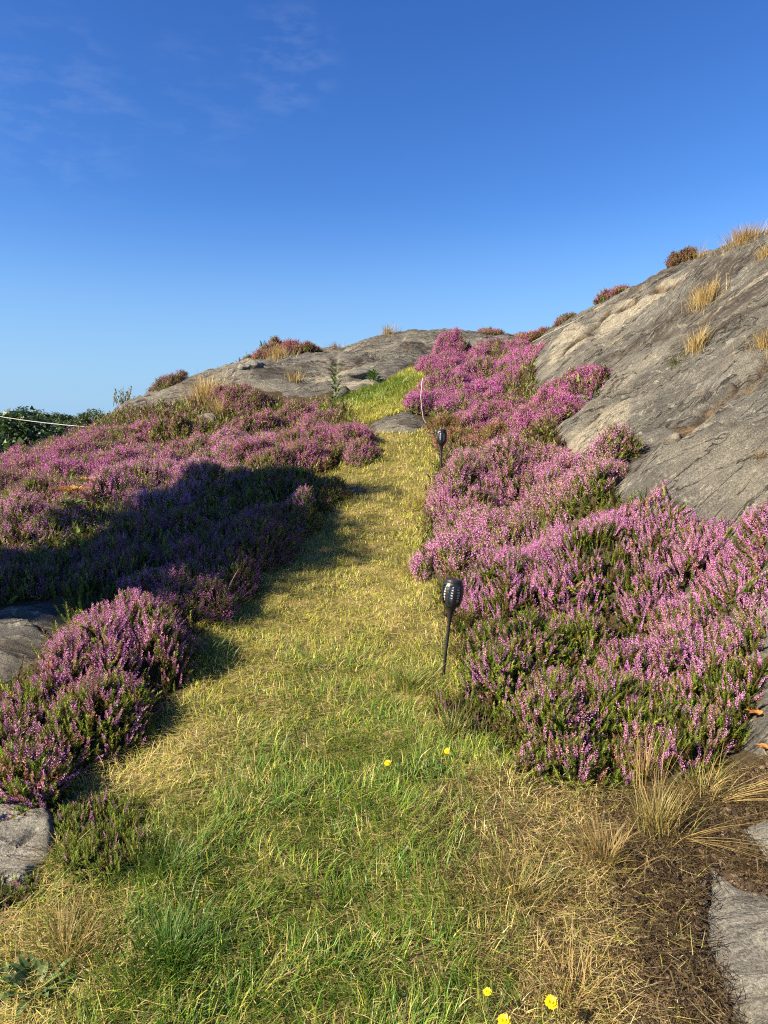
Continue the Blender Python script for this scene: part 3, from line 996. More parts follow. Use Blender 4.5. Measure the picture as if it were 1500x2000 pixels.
# --- left bank in the shade, partly painted in by the darker bloom tint
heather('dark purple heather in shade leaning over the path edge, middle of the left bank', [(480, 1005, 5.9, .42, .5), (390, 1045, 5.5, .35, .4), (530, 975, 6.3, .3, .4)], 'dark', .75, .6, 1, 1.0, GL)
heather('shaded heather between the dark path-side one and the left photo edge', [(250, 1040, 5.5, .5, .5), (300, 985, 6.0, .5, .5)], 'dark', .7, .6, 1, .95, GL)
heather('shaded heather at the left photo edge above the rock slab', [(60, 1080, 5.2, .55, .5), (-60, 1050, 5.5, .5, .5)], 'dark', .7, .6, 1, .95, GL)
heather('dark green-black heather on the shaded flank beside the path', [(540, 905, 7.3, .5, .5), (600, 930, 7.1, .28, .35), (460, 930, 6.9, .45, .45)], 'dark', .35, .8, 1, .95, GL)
heather('small lone pink heather tuft lit by the sun at the shaded path edge', [(586, 948, 6.75, .14, .15, .3)], 'bright', 1.3, .3, 1, 1.3, GL, hmin=.2)
heather('low brownish heather around the lone pink tuft', [(560, 990, 6.5, .3, .25, .16), (640, 945, 7.3, .22, .25, .16)], 'faded', .5, .6, 1, 1.05, GL)
heather('pink heather whose dark flank hangs over the path by the step rock', [(665, 815, 9.1, .42, .45), (600, 815, 9.2, .42, .5), (700, 850, 8.7, .22, .35)], 'mauve', .85, .4, 1, 1.0, GL)
heather('lit heather at the shadow corner above the dark path flank', [(520, 850, 8.3, .55, .5), (590, 850, 8.4, .35, .45)], 'mauve', .85, .5, 1, 1.05, GL)
# --- left bank in the sun
heather('pink heather just above the diagonal shadow edge', [(400, 890, 7.5, .55, .5), (330, 930, 7.0, .45, .45)], 'pink', .9, .4, 1, 1.05, GL)
heather('pale pink heather right of the rust coloured plant', [(240, 900, 7.4, .45, .45), (290, 880, 7.9, .45, .45)], 'pink', .9, .35, 1, 1.05, GL)
heather('pink heather left of the rust coloured plant', [(70, 955, 6.5, .45, .4), (-20, 960, 6.4, .45, .45)], 'pink', .85, .45, 1, 1.05, GL)
heather('brownish heather behind the rust coloured plant', [(110, 915, 7.4, .5, .45), (20, 905, 7.6, .5, .5)], 'mauve', .7, .7, 1, 1.05, GL)
heather('wide mauve heather in the middle of the sunny left slope', [(150, 875, 8.4, .6, .5), (240, 860, 8.9, .5, .5)], 'magenta', 1.08, .32, 2, 1.45, GL, brown=.2)
heather('mauve heather below the dark wood at the left photo edge', [(40, 880, 8.6, .6, .5), (-50, 890, 8.6, .6, .6)], 'mauve', 1.08, .32, 2, 1.45, GL, brown=.2)
heather('heather on the left crest against the dark wood', [(130, 845, 9.7, .6, .45), (60, 862, 9.6, .55, .45), (-40, 880, 9.6, .5, .5)], 'mauve', 1.08, .32, 2, 1.45, GL, brown=.2)
heather('heather on the crest under the dry twiggy shrub', [(215, 823, 10.4, .55, .45), (280, 815, 10.4, .45, .45), (175, 834, 10.2, .4, .4)], 'mauve', 1.08, .32, 2, 1.45, GL, brown=.2)
heather('round darker heather mound standing out left of the straw clump', [(345, 785, 10.2, .40, .42), (390, 805, 10.0, .3, .35)], 'mauve', .7, .9, 2, 1.0, GL)
heather('heather between the round mound and the half-buried stone', [(400, 840, 9.2, .5, .45), (320, 850, 9.0, .45, .45)], 'mauve', 1.08, .32, 2, 1.45, GL, brown=.2)
heather('wide pink heather below the straw clump in the upper left bank', [(470, 825, 9.3, .5, .5), (430, 860, 8.4, .45, .4)], 'pink', 1.08, .32, 2, 1.45, GL, brown=.2)
heather('upper pink heather against the ridge rock, left of the leafy weed', [(570, 772, 10.8, .45, .42), (500, 795, 10.3, .42, .42), (620, 790, 10.2, .35, .35)], 'mauve', .9, .4, 2, .95, GL)
heather('pink heather on the ridge beside the long straw', [(450, 737, 12.0, .36, .35), (485, 752, 11.8, .3, .3)], 'mauve', .95, .4, 2, 1.0, GL)
# --- near right
heather('large bright pink heather right of the front torch, topped by tall blooms', [(1130, 1015, 4.75, .42, .40), (1000, 1050, 4.8, .36, .40), (1235, 1015, 4.6, .34, .34)], 'bright', .88, .6, 0, 1.0, GN)
heather('bright heather against the bare rock at the right photo edge', [(1395, 1095, 4.1, .31, .27), (1315, 1045, 4.35, .30, .28), (1475, 1120, 3.95, .16, .18, .12)], 'bright', .88, .6, 0, 1.0, GN)
heather('green-leaved heather with sparse pink spikes right beside the front torch', [(1010, 1190, 4.05, .32, .34), (1090, 1170, 4.1, .30, .3), (980, 1300, 3.7, .22, .22, .20)], 'pink', .30, 1.5, 0, 1.0, GN, brown=.15)
heather('pink heather spilling onto the slab, front right of the bank', [(1370, 1190, 3.7, .30, .30), (1270, 1230, 3.65, .28, .3), (1400, 1310, 3.35, .20, .22, .2)], 'bright', .72, .9, 0, 1.0, GN)
heather('low green front heather with scattered pink bloom above the dead grass', [(1150, 1330, 3.45, .30, .28, .28), (1080, 1390, 3.3, .22, .22, .2), (1230, 1360, 3.35, .26, .25, .24)], 'pink', .34, 1.5, 0, 1.0, GN, brown=.15)
heather('sprawling front corner heather next to the tall straw tuft', [(1330, 1390, 3.12, .24, .2, .17), (1150, 1460, 3.05, .22, .17, .13), (1060, 1480, 3.08, .15, .13, .10)], 'pink', .45, 1.2, 0, .9, GN, hmin=.08)
heather('pink heather in front of the rear torch, second bank from the front', [(930, 985, 5.8, .40, .5), (880, 1030, 5.5, .28, .4), (1000, 985, 5.6, .4, .45)], 'pink', .9, .45, 1, 1.1, GN)
heather('dense pink heather right of the rear torch', [(960, 850, 7.1, .50, .5), (910, 900, 6.7, .35, .45), (872, 925, 6.9, .18, .2, .24), (1040, 870, 6.9, .42, .45)], 'pink', .95, .45, 1, 1.1, GN)
heather('heather reaching onto the rock slope, right of the rear torch', [(1120, 905, 6.3, .38, .36), (1190, 945, 5.9, .24, .24, .24), (1060, 930, 6.2, .36, .4), (1145, 965, 5.55, .30, .28, .26)], 'pink', .85, .7, 1, 1.0, GN)
heather('small sparse heather tips on bare rock above the right bank', [(1100, 880, 6.9, .2, .16, .17)], 'pink', .9, .2, 1, .7, GN)
# --- upper right
heather('faded brownish heather beside the rear torch and the rope end', [(880, 800, 9.3, .3, .35), (900, 825, 8.6, .3, .35), (960, 815, 8.4, .35, .35)], 'faded', .8, .6, 1, 1.0, GRU, brown=.6)
heather('small pink heather left of the hanging rope', [(818, 790, 10.2, .2, .25, .28)], 'magenta', 1.1, .2, 2, 1.6, GRU, brown=.15)
heather('wide pink heather spreading right onto the rock slope', [(1100, 735, 8.8, .42, .40, .36), (1020, 755, 8.9, .48, .42, .36), (1150, 745, 8.6, .27, .32, .30), (1085, 790, 8.1, .30, .28, .24)], 'magenta', 1.1, .25, 2, 1.6, GRU)
heather('bright pink heather in the middle above the faded brown one', [(960, 765, 9.4, .5, .45), (1040, 795, 8.3, .36, .35, .28)], 'magenta', 1.1, .25, 2, 1.6, GRU)
heather('pink heather right of the upper grass patch, behind the rope', [(880, 718, 11.2, .48, .45), (862, 758, 10.4, .36, .4), (930, 735, 10.6, .4, .4)], 'magenta', 1.1, .2, 2, 1.6, GRU, brown=.15)
heather('top heather mound rising towards the ridge', [(885, 645, 13.2, .40, .4), (862, 680, 12.6, .42, .4)], 'magenta', 1.1, .2, 2, 1.6, GRU, brown=.15)
heather('broad heather filling the hollow between ridge and rock slope', [(960, 660, 12.8, .6, .45), (1012, 682, 12.2, .45, .4), (930, 695, 11.9, .5, .45), (985, 712, 11.3, .5, .42)], 'magenta', 1.1, .2, 2, 1.6, GRU, brown=.15)
# --- skyline
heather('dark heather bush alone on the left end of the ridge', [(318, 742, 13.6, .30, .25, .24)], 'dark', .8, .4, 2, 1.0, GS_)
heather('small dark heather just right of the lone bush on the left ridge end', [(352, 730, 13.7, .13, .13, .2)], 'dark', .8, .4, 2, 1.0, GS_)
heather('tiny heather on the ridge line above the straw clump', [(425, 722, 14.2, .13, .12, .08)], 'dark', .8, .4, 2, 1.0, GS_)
heather('pink heather patch on top of the left ridge, mixed with straw', [(545, 666, 14.7, .36, .3, .30), (590, 672, 14.7, .34, .28, .27), (520, 690, 14.3, .26, .25, .16)], 'deep', .9, .4, 2, 1.0, GS_)
heather('narrow heather at the left end of the ridge-top patch', [(492, 682, 14.6, .26, .2, .16)], 'deep', .9, .4, 2, 1.0, GS_)
heather('reddish heather strip behind the round ridge boulder', [(960, 638, 16.2, .28, .2, .10)], 'deep', .9, .4, 2, 1.0, GS_)
heather('reddish heather in the saddle between ridge and rock slope', [(1036, 648, 14.6, .36, .28, .22)], 'deep', .9, .4, 2, 1.0, GS_)
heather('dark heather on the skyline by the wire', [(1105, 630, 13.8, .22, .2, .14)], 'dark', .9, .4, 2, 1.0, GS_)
heather('flat heather strip on the skyline, halfway up the rock slope', [(1195, 578, 13.0, .28, .15, .09)], 'deep', .9, .4, 2, 1.0, GS_)
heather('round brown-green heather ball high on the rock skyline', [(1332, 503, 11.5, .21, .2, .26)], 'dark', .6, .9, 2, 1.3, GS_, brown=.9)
# --- low seedlings, lower left
heather('low green heather with few pink tips right of the pale lower left slab', [(195, 1615, 2.72, .20, .15, .10), (225, 1690, 2.52, .17, .14, .09), (160, 1690, 2.55, .10, .10, .07)], 'pink', .05, 1.6, 0, 2.2, None, (.035, .065), hmin=.04, brown=.1)
heather('low heather with pink tips cut by the left photo edge below the slab', [(5, 1790, 2.36, .12, .10, .07), (45, 1775, 2.38, .07, .07, .06)], 'pink', .15, 1.2, 0, .9, None, (.035, .065), hmin=.04)
heather('small green heather sprouting in the grass left of the near torch foot', [(905, 1400, 3.55, .2, .14, .10), (945, 1430, 3.4, .16, .12, .10)], 'pink', .08, 1.3, 0, .9, None, (.035, .065), hmin=.04)

# undergrowth of the heath: young shoots that fill the ground between the bushes
mbu = MB()
for pl, n in ((LEFTH, 26000), (RIGHTH, 12000)):
    lo, hi = pl.min(0), pl.max(0)
    xy = rng.uniform(lo, hi, (n * 2, 2))
    xy = xy[sdpoly(xy[:, 0], xy[:, 1], pl) + .08 * fbm(xy[:, 0] * 3, xy[:, 1] * 3, 431, 2) > .02]
    xy = xy[np.maximum(np.maximum(sdpoly(xy[:, 0], xy[:, 1], SLAB_LM), sdpoly(xy[:, 0], xy[:, 1], SLAB_LL)), near_rock(xy[:, 0], xy[:, 1]) - .05) < .03][:n]
    n = len(xy)
    z = z_surf(xy[:, 0], xy[:, 1])
    d = np.array((0, 0, 1)) + rng.normal(size=(n, 3)) * .35
    ln = rng.uniform(.06, .17, n)
    pos = np.column_stack((xy, z))
    gc = np.array(GREENS + BROWNS)[rng.integers(0, 6, n)] * rng.uniform(.7, 1.1, (n, 1))
    nr_ = xy[:, 1] < 5.6
    scatter(mbu, *LOD[0][1][0], pos[nr_], d[nr_], ln[nr_] * .8, gc[nr_])
    scatter(mbu, *LOD[2][1][0], pos[~nr_], d[~nr_], ln[~nr_], gc[~nr_])
    f = (rng.uniform(0, 1, n) < .35) & ~nr_
    scatter(mbu, *LOD[2][0][1], pos[f] + d[f] * (ln[f] * .6)[:, None], d[f], ln[f] * .8, np.tile((.36, .14, .27), (f.sum(), 1)) * rng.uniform(.6, 1.1, (f.sum(), 1)))
o = mbu.build('heath_undergrowth', M_GREEN)
tag(o, 'low young heather shoots filling the ground between the bushes', 'undergrowth', None, 'stuff')
# ------------------------------------------------------------------ grass
def gauss(x, y, u, v, r):
    c = hit(u, v)
    return np.exp(-((x - c[0]) ** 2 + (y - c[1]) ** 2) / (2 * r * r))


def occupied(x, y, k=.8):
    """Inside a heather dome."""
    m = np.zeros(len(x), bool)
    for (cx, cy, rx, ry, h, sd, zc) in USED:
        m |= ((x - cx) / rx) ** 2 + ((y - cy) / ry) ** 2 < k * k
    return m


G_LUSH, G_MID, G_YEL, G_OLD, G_STRAW, G_PALE = map(np.array, ((.065, .175, .014), (.155, .255, .022), (.50, .50, .062), (.20, .18, .055), (.64, .51, .19), (.72, .62, .33)))


def grass_fields(x, y):
    d = np.maximum(sdpoly(x, y, PATH), sdpoly(x, y, UPPER))
    n1 = fbm(x * 1.7, y * 1.7, 501, 3); n2 = fbm(x * 5, y * 5, 503, 2)
    lush = 1.1 * gauss(x, y, 620, 1850, .45) + 1.0 * gauss(x, y, 330, 1850, .25) + .9 * gauss(x, y, 860, 1800, .25) + .7 * gauss(x, y, 760, 1460, .3) \
        + .8 * gauss(x, y, 780, 1620, .3) + .35 * gauss(x, y, 420, 1600, .4) + .5 * gauss(x, y, 720, 1300, .3) + 1.25 * gauss(x, y, 720, 765, .8) + .5 * gauss(x, y, 250, 1740, .25) + .4 * gauss(x, y, 560, 1330, .35) + .4 * gauss(x, y, 480, 1200, .25) + .4 * gauss(x, y, 640, 1480, .4)
    lush = lush + .30 * n1 + .2 * n2
    dry = ss(-.05, .2, sdpoly(x, y, DRY) + .1 * n1)
    dry = np.maximum(dry, .5 * ss(-.05, .2, sdpoly(x, y, LDRY) + .1 * n1))
    dry = np.maximum(dry, .8 * ss(-.1, .1, sdpoly(x, y, SOIL)))
    dry = np.maximum(dry, .7 * gauss(x, y, 230, 1490, .22))
    dry = np.maximum(dry, .8 * gauss(x, y, 850, 1230, .2))
    return d, n1, n2, lush, dry


def pick_col(n, w):
    """w: (n, 6) weights of the six grass colours."""
    w = np.clip(w, 0.001, None); w = w / w.sum(1, keepdims=True)
    r = rng.uniform(0, 1, (n, 1))
    k = (np.cumsum(w, 1) < r).sum(1).clip(0, 5)
    c = np.stack((G_LUSH, G_MID, G_YEL, G_OLD, G_STRAW, G_PALE))[k]
    return c * rng.uniform(.72, 1.28, (n, 1)) * rng.uniform(.93, 1.07, (n, 3))


def sample_area(pl, per_m2, margin=.06):
    lo, hi = pl.min(0), pl.max(0)
    n = int((hi - lo).prod() * per_m2(1.2))
    out = []
    x = rng.uniform(lo[0], hi[0], n); y = lo[1] + (hi[1] - lo[1]) * rng.uniform(0, 1, n)
    k = rng.uniform(0, 1, n) < per_m2(y) / per_m2(1.2)
    x, y = x[k], y[k]
    k = (sdpoly(x, y, pl) + .07 * fbm(x * 4, y * 4, 511, 2) > -margin) & (np.abs(x) < .62 * y + 1.9)
    return x[k], y[k]


for gname, pl, dens, lab in (('grass', PATH, lambda y: 17000 / (1 + (np.asarray(y) / 3.6) ** 2.0), 'mown yellow-green grass of the path with straw-coloured clippings'),
                             ('grass', UPPER, lambda y: 6500 + 0 * np.asarray(y), 'green grass patch above the step rock')):
    mg = MB()
    x, y = sample_area(pl, dens)
    n = len(x)
    d, n1, n2, lush, dry = grass_fields(x, y)
    z = z_ground(x, y)
    keep = ~occupied(x, y, .75)
    soil = ss(-.08, .06, sdpoly(x, y, SOIL)) * .9
    keep &= rng.uniform(0, 1, n) > soil
    keep &= np.maximum(np.maximum(sdpoly(x, y, SLAB_LR), sdpoly(x, y, SLAB_LL)), np.maximum(sdpoly(x, y, SLAB_UR), sdpoly(x, y, STEP) * .8)) < .0
    x, y, z, d, n1, n2, lush, dry = (q[keep] for q in (x, y, z, d, n1, n2, lush, dry))
    n = len(x)
    # standing blades: tufted, combed by patches
    far = ss(3, 9, y)
    lying = rng.uniform(0, 1, n) < np.clip(.50 + .2 * dry - .30 * np.clip(lush, 0, 1) + .3 * n2, .12, .85)
    az0 = 2.2 * np.pi * fbm(x * 1.4, y * 1.4, 521, 2)
    az = np.where(lying, rng.uniform(0, 6.28, n), az0 + rng.normal(0, .9, n))
    edge = ss(.25, .0, d)
    L = np.where(lying, rng.uniform(.04, .12, n), (.03 + .042 * np.clip(lush, 0, 1.1) + .025 * edge) * rng.uniform(.5, 1.45, n) * (1 + .35 * n2))
    L = np.maximum(L, .02) + far * .02
    wd = np.where(lying, .0022, rng.uniform(.0022, .0042, n)) * (1 + .7 * far + .3 * (y > 8.5))
    lean = np.where(lying, rng.uniform(1.25, 1.62, n), rng.uniform(.05, .7, n))
    bend = np.where(lying, rng.uniform(-.2, .25, n), rng.uniform(.2, 1.3, n))
    zz = z + np.where(lying, rng.uniform(.004, .035, n), 0)
    lc = np.clip(lush, 0, 1.2); yel = ss(2.6, 4.2, y) * np.clip(1 - .8 * lc, 0, 1)
    w = np.stack((1.5 * lc ** 1.5, .35 + 1.3 * lc, .25 + 1.5 * yel, .35 + .5 * dry, .10 + 1.4 * dry + .35 * yel, .04 + .6 * dry + .1 * yel), 1)
    wl_ = np.stack((.15 * lc, .25 + .3 * lc, .35 + .7 * yel, .35 + .3 * dry, .55 + 1.2 * dry, .30 + .5 * dry), 1)
    c = pick_col(n, np.where(lying[:, None], wl_, w))
    tipc = np.where((rng.uniform(0, 1, n) < .25)[:, None], lerp(c, G_STRAW, np.full(n, .7)), c)
    nearm = y < 4.2
    for m, seg in ((nearm & ~lying, 3), (~nearm & ~lying, 2), (lying, 2)):
        blades(mg, np.column_stack((x, y, zz))[m], az[m], L[m], wd[m], lean[m], bend[m], c[m], tipc[m], seg)
    o = mg.build(gname, M_GRASS)
    tag(o, lab, 'grass', None, 'stuff')


def tuft(label, xy, n, length, spread, width=.003, cols=((.37, .27, .10), (.45, .34, .15)), lean=(.05, .6), bend=(.2, .9), name='grass_tuft', az=None, heads=0, group=None, cat='grass tuft', z=None):
    x0, y0 = xy
    org = np.array((x0, y0, float(z_surf(np.array([x0]), np.array([y0]))[0]) if z is None else z))
    a = rng.uniform(0, 6.28, n); r = np.abs(rng.normal(0, .5, n))
    px, py = x0 + spread * r * np.cos(a), y0 + spread * r * np.sin(a)
    pz = z_surf(px, py) - .005
    ln = rng.uniform(.45, 1.15, n) * length
    azb = a + rng.normal(0, .7, n) if az is None else az + rng.normal(0, .35, n)
    cc = np.array(cols)[rng.integers(0, len(cols), n)] * rng.uniform(.75, 1.25, (n, 1))
    mb = MB()
    blades(mb, np.column_stack((px, py, pz)), azb, ln, np.full(n, width) * rng.uniform(.7, 1.3, n), rng.uniform(*lean, n), rng.uniform(*bend, n), cc, None, 4)
    me_o = mb.build(name, M_GRASS, None, org)
    return tag(me_o, label, cat, group)


STR = ((.37, .27, .10), (.45, .34, .15), (.30, .20, .075))
STRG = ((.37, .27, .10), (.14, .17, .04), (.42, .31, .13), (.22, .22, .06))
GRN = ((.05, .12, .018), (.075, .16, .022), (.10, .18, .03))
tuft('dark green tall grass tuft standing in the mown grass at the lower left', hit(335, 1890), 520, .17, .22, .0036, GRN, (.0, .5), (.3, 1.3))
tuft('long green grass tuft between the heather seedling and the mown path', hit(330, 1720), 300, .15, .14, .0036, GRN + ((.2, .2, .05),), (.1, .6), (.4, 1.3))
tuft('tall green grass tuft at the path edge left of the front torch foot', hit(800, 1340), 420, .16, .16, .0034, ((.10, .18, .03), (.22, .24, .05), (.3, .28, .08)), (.1, .7), (.3, 1.2))
tuft('yellowish grass tuft below the foot of the front torch', hit(880, 1440), 260, .14, .13, .003, STRG + GRN, (.1, .7), (.3, 1.2))
tuft('tuft of long yellow grass against the right heather at mid path', hit(810, 1120), 330, .18, .20, .003, STRG, (.1, .8), (.3, 1.0))
tuft('long yellow grass along the heather edge below the rear torch', hit(818, 985), 300, .22, .22, .0034, ((.38, .32, .09), (.3, .28, .06), (.4, .3, .12)), (.05, .7), (.3, 1.0))
tuft('green grass tuft at the shaded heather edge, left of the path', hit(405, 1290), 260, .14, .16, .0034, GRN + ((.2, .2, .05),), (.1, .7), (.3, 1.2))
tuft('thin straw stalks leaning out of the half-shaded left heather', hit(425, 1200), 46, .38, .10, .0026, STR, (.2, .9), (.1, .5))
tuft('straw tuft with a green heart below the front right heather', hit(1285, 1625), 360, .20, .10, .0028, STRG + STRG[:1], (.0, .55), (.2, .8))
tuft('tall golden straw tuft growing out of the front right heather', hit(1255, 1535), 90, .31, .08, .0026, STR, (.0, .45), (.1, .5))
tuft('grey-green straw tuft at the edge of the bare soil, front right', hit(1370, 1545), 220, .17, .12, .0028, STRG, (.1, .9), (.3, .9))
tuft('long bent straw lying over the bare soil at the right edge', hit(1400, 1560), 60, .42, .05, .003, STR[:2], (.9, 1.3), (.1, .5), az=-.35)
tuft('straw stalk bundle leaning over the soil towards the lower right slab', hit(1330, 1640), 26, .42, .03, .003, STR[:2], (.9, 1.35), (.1, .3), az=-.9)
tuft('dry grass clump in the middle of the dead grass, lower right', hit(1010, 1760), 330, .17, .16, .0026, STRG, (.1, .8), (.3, 1.0))
tuft('reddish dry grass clump beside the dark soil, lower right', hit(1180, 1700), 300, .20, .12, .0026, ((.33, .22, .09), (.28, .18, .07), (.2, .19, .06)), (.05, .7), (.2, .9))
tuft('straw clump at the bottom photo edge right of the yellow flowers', hit(1120, 1960), 220, .17, .15, .0028, STR, (.1, .9), (.3, .9))
tuft('dry straw clump on the lower left beside the broad-leaved weed', hit(130, 1870), 260, .18, .15, .003, STR + ((.15, .16, .04),), (.05, .9), (.2, .9))
tuft('curled straw hanging over the edge of the pale lower left slab', hit(118, 1680), 160, .16, .08, .0026, STR[:2], (.5, 1.4), (.3, 1.0))
# straw on the rock
tuft('golden straw clump left of the ridge heather', P(400, 785, 12.2)[:2], 520, .42, .42, .007, STR[:2], (.0, .5), (.1, .7))
tuft('small golden straw clump in front of the ridge heather', P(430, 800, 11.6)[:2], 200, .34, .2, .006, STR[:2], (.0, .5), (.1, .7))
tuft('straw mixed into the ridge-top heather patch', P(545, 712, 14.0)[:2], 300, .26, .36, .006, STR, (.0, .45), (.1, .6))
tuft('small straw tuft on the ridge face above the leafy weed', P(575, 752, 12.6)[:2], 140, .28, .16, .006, STR, (.0, .5), (.1, .7))
tuft('straw tuft on the ridge skyline left of centre', P(757, 662, 15.9)[:2], 260, .24, .26, .006, STR, (.0, .5), (.1, .6))
tuft('low reddish straw strip on the ridge line right of the heather patch', P(655, 688, 15.4)[:2], 220, .14, .3, .006, ((.33, .2, .09), (.3, .2, .1)), (.0, .7), (.1, .7))
tuft('wide straw patch on the skyline at the upper right corner', P(1450, 498, 10.2)[:2], 560, .26, .32, .005, ((.33, .22, .09), (.38, .27, .12)), (.0, .6), (.1, .7))
tuft('thin straw stalks beside the round heather ball on the skyline', P(1365, 522, 11.2)[:2], 120, .26, .14, .005, STR, (.0, .6), (.1, .6))
tuft('golden straw clump on the rock below the skyline heather ball', P(1375, 600, 9.2)[:2], 420, .26, .22, .0055, STR[:2], (.0, .5), (.1, .7))
tuft('single golden straw tuft in the middle of the rock slope', P(1360, 700, 7.6)[:2], 220, .26, .10, .005, STR[:2], (.0, .5), (.1, .7))
tuft('straw tuft cut by the right photo edge on the rock slope', P(1490, 715, 6.9)[:2], 240, .22, .13, .005, STR, (.0, .6), (.1, .7))
tuft('small straw tuft at the right photo edge below the skyline straw', P(1490, 535, 9.2)[:2], 160, .2, .13, .005, STR, (.0, .6), (.1, .7))
tuft('low grey-green tuft in a seam of the rock slope', P(1318, 722, 7.6)[:2], 170, .10, .10, .005, ((.12, .13, .05), (.2, .18, .08)), (.2, .9), (.1, .7))
for (u, v, Y, lab) in ((1372, 785, 6.8, 'small rust-brown tuft in the seam right of centre on the rock'), (1290, 770, 7.3, 'tiny brown tuft in the seam left of centre on the rock'),
                       (1180, 800, 7.4, 'tiny dry tuft on the rock just right of the upper heather'), (1440, 790, 6.2, 'brown tuft in the long seam near the right edge'),
                       (1480, 960, 4.6, 'small brown tuft on the rock at the right edge above the heather')):
    tuft(lab, P(u, v, Y)[:2], 90, .07, .07, .004, ((.22, .13, .06), (.3, .2, .09), (.12, .1, .04)), (.2, 1.2), (.1, .7))
# dead litter on the soil
ml = MB()
lo = np.minimum(SOIL.min(0), DRY.min(0)); hi = np.maximum(SOIL.max(0), DRY.max(0))
xy = rng.uniform(lo, hi, (40000, 2))
k = (np.maximum(sdpoly(xy[:, 0], xy[:, 1], SOIL), sdpoly(xy[:, 0], xy[:, 1], DRY)) > -.05) & (sdpoly(xy[:, 0], xy[:, 1], SLAB_LR) < .09 * rng.uniform(0, 1, len(xy)) ** 3)
xy = xy[k]; n = len(xy)
blades(ml, np.column_stack((xy, z_ground(xy[:, 0], xy[:, 1]) + rng.uniform(.001, .03, n) + .03 * ss(-.02, .06, sdpoly(xy[:, 0], xy[:, 1], SLAB_LR)))), rng.uniform(0, 6.28, n), rng.uniform(.02, .10, n), rng.uniform(.0015, .005, n),
       rng.uniform(1.2, 1.75, n), rng.uniform(-.4, .4, n), np.array(((.30, .21, .09), (.20, .13, .06), (.38, .29, .15), (.08, .055, .03), (.11, .08, .045)))[rng.integers(0, 5, n)] * rng.uniform(.7, 1.2, (n, 1)) * (1 - .45 * ss(-.05, .12, sdpoly(xy[:, 0], xy[:, 1], SOIL)))[:, None], None, 2)
tag(ml.build('plant_litter', M_GRASS), 'dead stalks and leaf litter strewn over the bare soil', 'litter', None, 'stuff')

# crumbs of soil and grit
mc = MB()
lo, hi = SOIL.min(0), SOIL.max(0)
xy = rng.uniform(lo, hi, (16000, 2))
xy = xy[(sdpoly(xy[:, 0], xy[:, 1], SOIL) + .1 * fbm(xy[:, 0] * 4, xy[:, 1] * 4, 541, 2) > -.05) & (sdpoly(xy[:, 0], xy[:, 1], SLAB_LR) < .04)]
n = len(xy)
ov = np.array(((1, 0, 0), (-1, 0, 0), (0, 1, 0), (0, -1, 0), (0, 0, .8), (0, 0, -.8), (.6, .6, .4), (-.6, .5, .45))) * 1.0
ot = np.array(((0, 6, 4), (6, 2, 4), (2, 7, 4), (7, 1, 4), (1, 3, 4), (3, 0, 4), (0, 2, 6), (2, 1, 7), (0, 3, 5), (3, 1, 5), (1, 2, 5), (2, 0, 5)))
sz = .003 + .011 * rng.uniform(0, 1, n) ** 3
scatter(mc, ov, ot, np.ones((8, 3)), np.column_stack((xy, z_ground(xy[:, 0], xy[:, 1]))), rng.normal(size=(n, 3)) * .5 + (0, 0, 1), sz,
        np.array(((.05, .035, .022), (.08, .055, .035), (.16, .12, .08), (.03, .022, .016)))[rng.integers(0, 4, n)], sz * 1.3)
tag(mc.build('soil_crumbs', M_TWIG), 'crumbs of dark soil and grit on the bare earth', 'soil', None, 'stuff')
# ------------------------------------------------------------------ leaves, flowers, small plants
def leaf(mb, base, d, length, width, col, droop=.3, fold=.25, n=5):
    base = np.asarray(base, float); d = np.asarray(d, float); d = d / np.linalg.norm(d)
    s = np.cross(d, (0, 0, 1)); s = s / (np.linalg.norm(s) + 1e-9) if np.linalg.norm(s) > 1e-3 else np.array((1., 0, 0))
    up = np.cross(s, d)
    V, T = [], []
    for i in range(n + 1):
        t = i / n
        w = width * .5 * math.sin(math.pi * min(1, (t * .92 + .06)) ** .8) ** .8
        c = base + d * length * t - np.array((0, 0, 1)) * droop * length * t * t
        V += [c - s * w + up * w * fold, c, c + s * w + up * w * fold]
        if i:
            a = 3 * (i - 1)
            T += [(a, a + 1, a + 4), (a, a + 4, a + 3), (a + 1, a + 2, a + 5), (a + 1, a + 5, a + 4)]
    mb.add(V, T, np.asarray(col) * rng.uniform(.8, 1.2))


